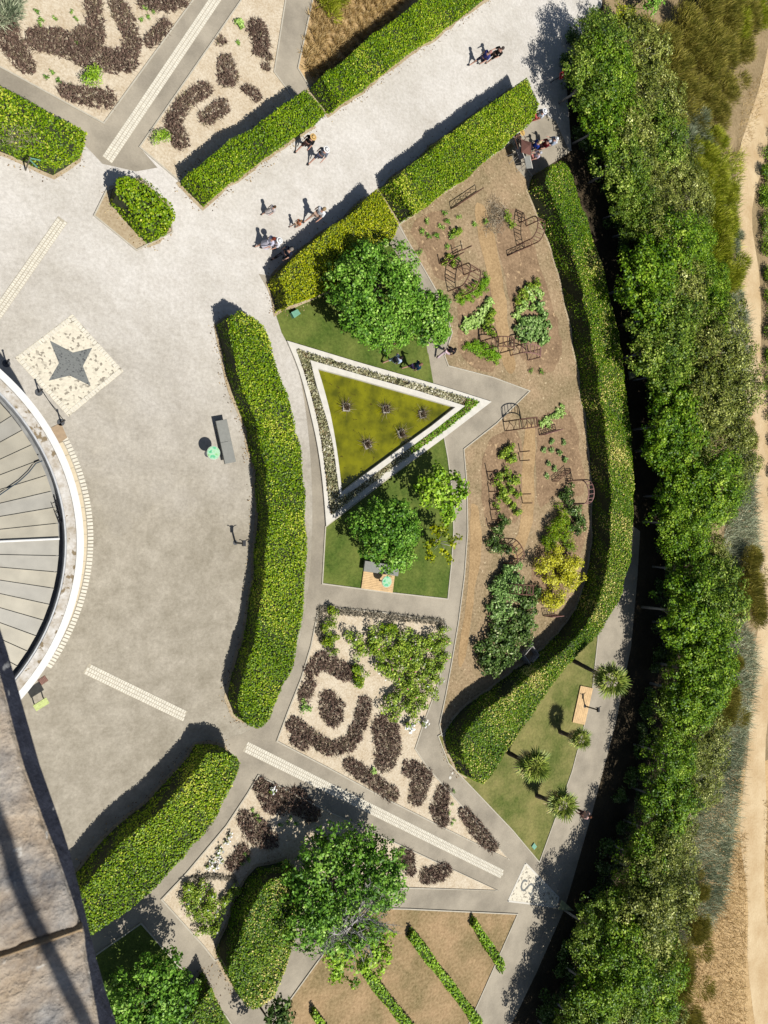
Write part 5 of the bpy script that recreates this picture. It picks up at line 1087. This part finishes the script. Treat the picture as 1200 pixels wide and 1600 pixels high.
def person(x, y, face, h, label, top, bot, hair=(60, 40, 28), hat=None, pose='walk', long_legs=False, dress=False, bag=None, longhair=False, ph=1.0, group=None):
    """x, y: feet in the picture; face: picture direction the person faces (degrees, 0 = right, 90 = up)"""
    p = gp(x, y); a = math.radians(face) - math.pi / 2; s = h / 1.7; o = empty('person', (p[0], p[1], .02), a, s); tag(o, label, 'person', group)
    V, E, R, ID = [], [], [], {}
    def add(n, v, r, par=None):
        ID[n] = len(V); V.append(v); R.append(r)
        if par: E.append((ID[par], ID[n]))
    sw = .42 * ph if pose == 'walk' else .0; sit = pose == 'sit'; base = .14 if sit else .92; dz = base - .92
    add('pel', (0, 0, .94 + dz), (.135, .10)); add('spi', (0, .0, 1.12 + dz), (.115, .085), 'pel'); add('che', (0, .01, 1.32 + dz), (.14, .10), 'spi'); add('nk', (0, 0, 1.46 + dz), .055, 'che'); add('hd', (0, .025, 1.57 + dz), (.075, .085), 'nk'); add('ht', (0, .015, 1.665 + dz), .06, 'hd'); add('ns', (0, .115, 1.575 + dz), .012, 'hd')
    hands = []
    for sd in (-1, 1):
        f = sw * sd; k = 'LR'[sd > 0]
        if sit:
            hip, kn, an, to = (.09 * sd, .05, .14), (.15 * sd, .45, .32), (.14 * sd, .72, .06), (.15 * sd, .86, .05)
        else:
            hip = (.09 * sd, 0, .88); kn = (.095 * sd, .42 * math.sin(f), .88 - .41 * math.cos(f)); b = .25 if f < 0 else .02
            an = (.095 * sd, kn[1] + .40 * math.sin(f - b), kn[2] - .40 * math.cos(f - b)); to = (.11 * sd, an[1] + .15, max(.03, an[2] - .05))
        add('hip' + k, hip, .085, 'pel'); add('kn' + k, kn, .056, 'hip' + k); add('an' + k, an, .04, 'kn' + k); add('to' + k, to, .036, 'an' + k)
        g_ = -f * .9 + (.25 if pose == 'hold' else 0); sh_ = (.185 * sd, 0, 1.40 + dz)
        el = (.24 * sd, .27 * math.sin(g_), sh_[2] - .27 * math.cos(g_)); w_ = g_ + (.5 if pose != 'hold' else 1.3); wr = (.245 * sd, el[1] + .24 * math.sin(w_), el[2] - .24 * math.cos(w_)); dv = Vector((0, math.sin(w_), -math.cos(w_)))
        add('sh' + k, sh_, .062, 'che'); add('el' + k, el, .042, 'sh' + k); add('wr' + k, wr, .03, 'el' + k); pm_ = Vector(wr) + dv * .06; add('pa' + k, tuple(pm_), (.022, .036), 'wr' + k); hands.append(pm_)
        for j in range(5):
            off = Vector((0, (j - 2) * .019, 0)) if j < 4 else Vector((-.02 * sd, .045, .02)); ln = (.055, .07, .075, .065, .045)[j]
            q = pm_ + off + dv * .045 * (0 if j == 4 else 1); add('f%d%s' % (j, k), tuple(q), .0095, 'pa' + k); q2 = q + dv * ln * .6 + Vector((-.012 * sd, .006, 0)); add('g%d%s' % (j, k), tuple(q2), .0085, 'f%d%s' % (j, k))
    mobj('body', skin_mesh(V, E, R, M['skin']), o)
    def sub(names, edges, grow, mat, nm, scale=None):
        vs = [V[ID[n]] for n in names]; rs = []
        for n in names:
            r = R[ID[n]]; r = r if hasattr(r, '__len__') else (r, r); gk = (scale or {}).get(n, 1.0); rs.append((r[0] * gk + grow, r[1] * gk + grow))
        mobj(nm, skin_mesh(vs, [(names.index(a), names.index(b)) for a, b in edges], rs, mat), o)
    sub(['pel', 'spi', 'che', 'shL', 'elL', 'shR', 'elR'], [('pel', 'spi'), ('spi', 'che'), ('che', 'shL'), ('shL', 'elL'), ('che', 'shR'), ('shR', 'elR')], .022, cloth(top), 'shirt')
    if dress:
        q = V[ID['pel']]; mb = MB(); mb.tube([(0, 0, q[2] + .15), (0, 0, q[2]), (0, .02, q[2] - .42)], [.14, .17, .27], 14); mb.build('skirt', cloth(bot), o)
    else:
        nm = ['pel', 'hipL', 'knL', 'hipR', 'knR'] + (['anL', 'anR'] if long_legs else []); ed = [('pel', 'hipL'), ('hipL', 'knL'), ('pel', 'hipR'), ('hipR', 'knR')] + ([('knL', 'anL'), ('knR', 'anR')] if long_legs else [])
        sub(nm, ed, .02, cloth(bot), 'trousers' if long_legs else 'shorts')
    for k in 'LR': t, an = V[ID['to' + k]], V[ID['an' + k]]; MB().ball(((t[0] + an[0]) / 2, (t[1] + an[1]) / 2 + .02, max(.035, (t[2] + an[2]) / 2 - .015)), .05, sc=(.95, 2.4, .8)).build('shoe', cloth((70, 64, 60)), o)
    hz = V[ID['hd']][2]
    MB().ball((0, -.012, hz + .035), .108, 14, 8, (.92, 1.08, 1.05), -.15).build('hair', cloth(hair), o, True)
    if longhair: MB().ball((0, -.09, hz - .1), .1, 10, 6, (.95, .5, 1.7)).build('hair_tail', cloth(hair), o, True)
    for sd in (-1, 1): MB().ball((.032 * sd, .098, hz + .02), .011, 6, 4).build('eye', M['black'], o); MB().ball((.085 * sd, .01, hz), .022, 6, 4, (.4, .7, 1.2)).build('ear', M['skin'], o)
    if hat:
        ht_ = empty('tmp', (0, 0, 0)); bpy.data.objects.remove(ht_); hr = hat[3] if len(hat) > 3 else .19
        hb = MB().disc((0, .01, hz + .07), hr, .012, 24, hr * .94).build('hat', cloth(hat[:3]), o); MB().ball((0, .01, hz + .075), .105, 14, 6, (1, 1.05, .95), 0.0).build('hat_crown', cloth(hat[:3]), hb); MB().disc((0, .01, hz + .082), .113, .025, 20).build('hat_band', M['black'], hb)
    if bag:
        c = V[ID['che']]; b_ = MB(); b_.bbox((0, -.19, c[2] - .08), (.27, .15, .38), 0, .04); b_.build('backpack', cloth(bag), o)
    return o
person(469, 233, 235, 1.66, 'person in straw hat and black top walking beside the avenue hedge', (28, 26, 28), (60, 40, 36), hat=(232, 190, 120), ph=1.0)
person(489, 252, 235, 1.7, 'person in white hat and grey vest walking on the avenue', (120, 124, 136), (70, 74, 92), hat=(250, 248, 244))
person(415, 335, 215, 1.25, 'child with long hair in a pale dress alone on the avenue', (214, 206, 204), (224, 214, 210), hair=(90, 66, 38), longhair=True, dress=True, ph=.7)
person(484, 343, 225, 1.8, 'person in white shirt stepping out of the golden hedge shadow', (246, 246, 248), (190, 160, 140), hair=(176, 150, 110), ph=1.1)
person(457, 355, 210, 1.1, 'small child in orange top at the hedge shadow edge', (226, 140, 96), (214, 186, 160), hair=(150, 110, 70), ph=.6)
person(409, 387, 200, 1.66, 'person with auburn hair in lavender white clothes near the golden hedge', (220, 216, 234), (226, 222, 236), hair=(120, 50, 30), dress=True)
person(419, 389, 200, 1.55, 'person in round white hat beside the auburn haired person', (236, 232, 238), (210, 200, 205), hat=(252, 252, 250))
person(434, 404, 215, 1.8, 'person in navy clothes with black backpack in hedge shadow', (28, 36, 56), (30, 32, 44), hair=(150, 140, 130), long_legs=True, bag=(20, 20, 24), ph=.8)
person(740, 102, 215, 1.72, 'person in blue shirt walking high up on the avenue', (58, 64, 130), (40, 38, 60), hair=(196, 140, 130), ph=1.1)
person(759, 96, 215, 1.72, 'person in black clothes with arms bent walking behind the blue shirt', (24, 22, 24), (36, 28, 26), hair=(80, 70, 66), pose='hold')
person(604, 566, 30, 1.68, 'person in light blue shirt walking on the pond lawn', (196, 214, 240), (206, 226, 230), hair=(50, 40, 36), bag=(40, 42, 50), ph=.9)
person(634, 576, 20, 1.7, 'person in dark teal shirt walking on the pond lawn', (30, 66, 92), (70, 52, 90), hair=(150, 110, 90))
person(686, 553, 60, 1.7, 'person in black and pink pushing along the path by the smaller fig', (40, 36, 40), (222, 196, 204), hair=(40, 34, 32), long_legs=True)
person(612, 536, 60, 1.7, 'person in dark clothes half under the broadest fig', (50, 40, 40), (40, 36, 44), hair=(40, 30, 26), pose='stand')
person(824, 191, 200, 1.7, 'person in white hat by the hedge end at the seating court', (226, 232, 244), (226, 110, 100), hat=(250, 250, 250), pose='stand', bag=(150, 160, 190))
person(806, 213, 300, 1.2, 'person in a wide straw hat sitting against the hedge end', (150, 120, 90), (90, 70, 60), hat=(226, 186, 112, .3), pose='sit')
person(817, 238, 20, 1.7, 'person in bright blue top in the seating court', (30, 60, 150), (30, 34, 60), hair=(226, 206, 160), pose='stand')
person(832, 236, 200, 1.7, 'person in dark red top facing the bright blue one', (110, 24, 32), (60, 30, 36), hair=(190, 196, 206), pose='hold')
person(842, 233, 180, 1.75, 'person in grey and white with white cap in the seating court', (176, 190, 210), (90, 100, 120), hat=(250, 250, 248, .14), pose='hold', bag=(230, 230, 236))
person(821, 252, 200, 1.5, 'person in pale pink stooping beside the wire frames', (222, 206, 220), (226, 150, 140), hair=(200, 200, 206), pose='hold')
person(895, 1264, 330, 1.68, 'person in pale pink walking in the tree shade past the last palm', (232, 190, 180), (120, 84, 76), hair=(110, 70, 50))
# stands in the seating court
p = gp(806, 240); o = empty('brown_parasol', tuple(p)); tag(o, 'small brown square parasol over the seating court stands', 'parasol'); MB().tube([(0, 0, 0), (0, 0, 1.2)], .02).build('pole', M['rust'], o)
mb = MB(); w = .42; mb.add([(-w, -w, 1.0), (w, -w, 1.0), (w, w, 1.0), (-w, w, 1.0), (0, 0, 1.25)], [(0, 1, 4), (1, 2, 4), (2, 3, 4), (3, 0, 4)]); mb.build('canopy', cloth((120, 84, 74)), o)
for (x, y, rz, lb) in ((797, 248, .5, 'black display board on a pale folding stand'), (810, 262, .3, 'grey display board on a pale folding stand')):
    p = gp(x, y); o = empty('display_stand', tuple(p), rz); tag(o, lb, 'stand')
    for sx in (-.22, .22):
        for sy in (-.16, .16): MB().tube([(sx * 1.2, sy * 1.6, 0), (sx * .9, sy * .4, .95)], .018).build('leg', M['palebark'], o)
    MB().box((0, 0, .9), (.5, .75, .04)).build('board', M['black'] if 'black' in lb else M['greystone'], o); MB().box((.27, 0, .91), (.05, .8, .05)).build('trim', M['kerb'], o)
for i, (x, y) in enumerate(((790, 232), (800, 218))):
    p = gp(x, y); o = empty('crowd_barrier', tuple(p), 2.0 + .3 * i); tag(o, 'thin brown barrier frame beside the seating court', 'frame', 'thin barrier frames')
    for s in (-.4, .4): MB().tube([(s, 0, 0), (s, 0, 1.0)], .02).build('post', M['rust'], o)
    for z in (.15, 1.0): MB().tube([(-.4, 0, z), (.4, 0, z)], .018).build('rail', M['rust'], o)
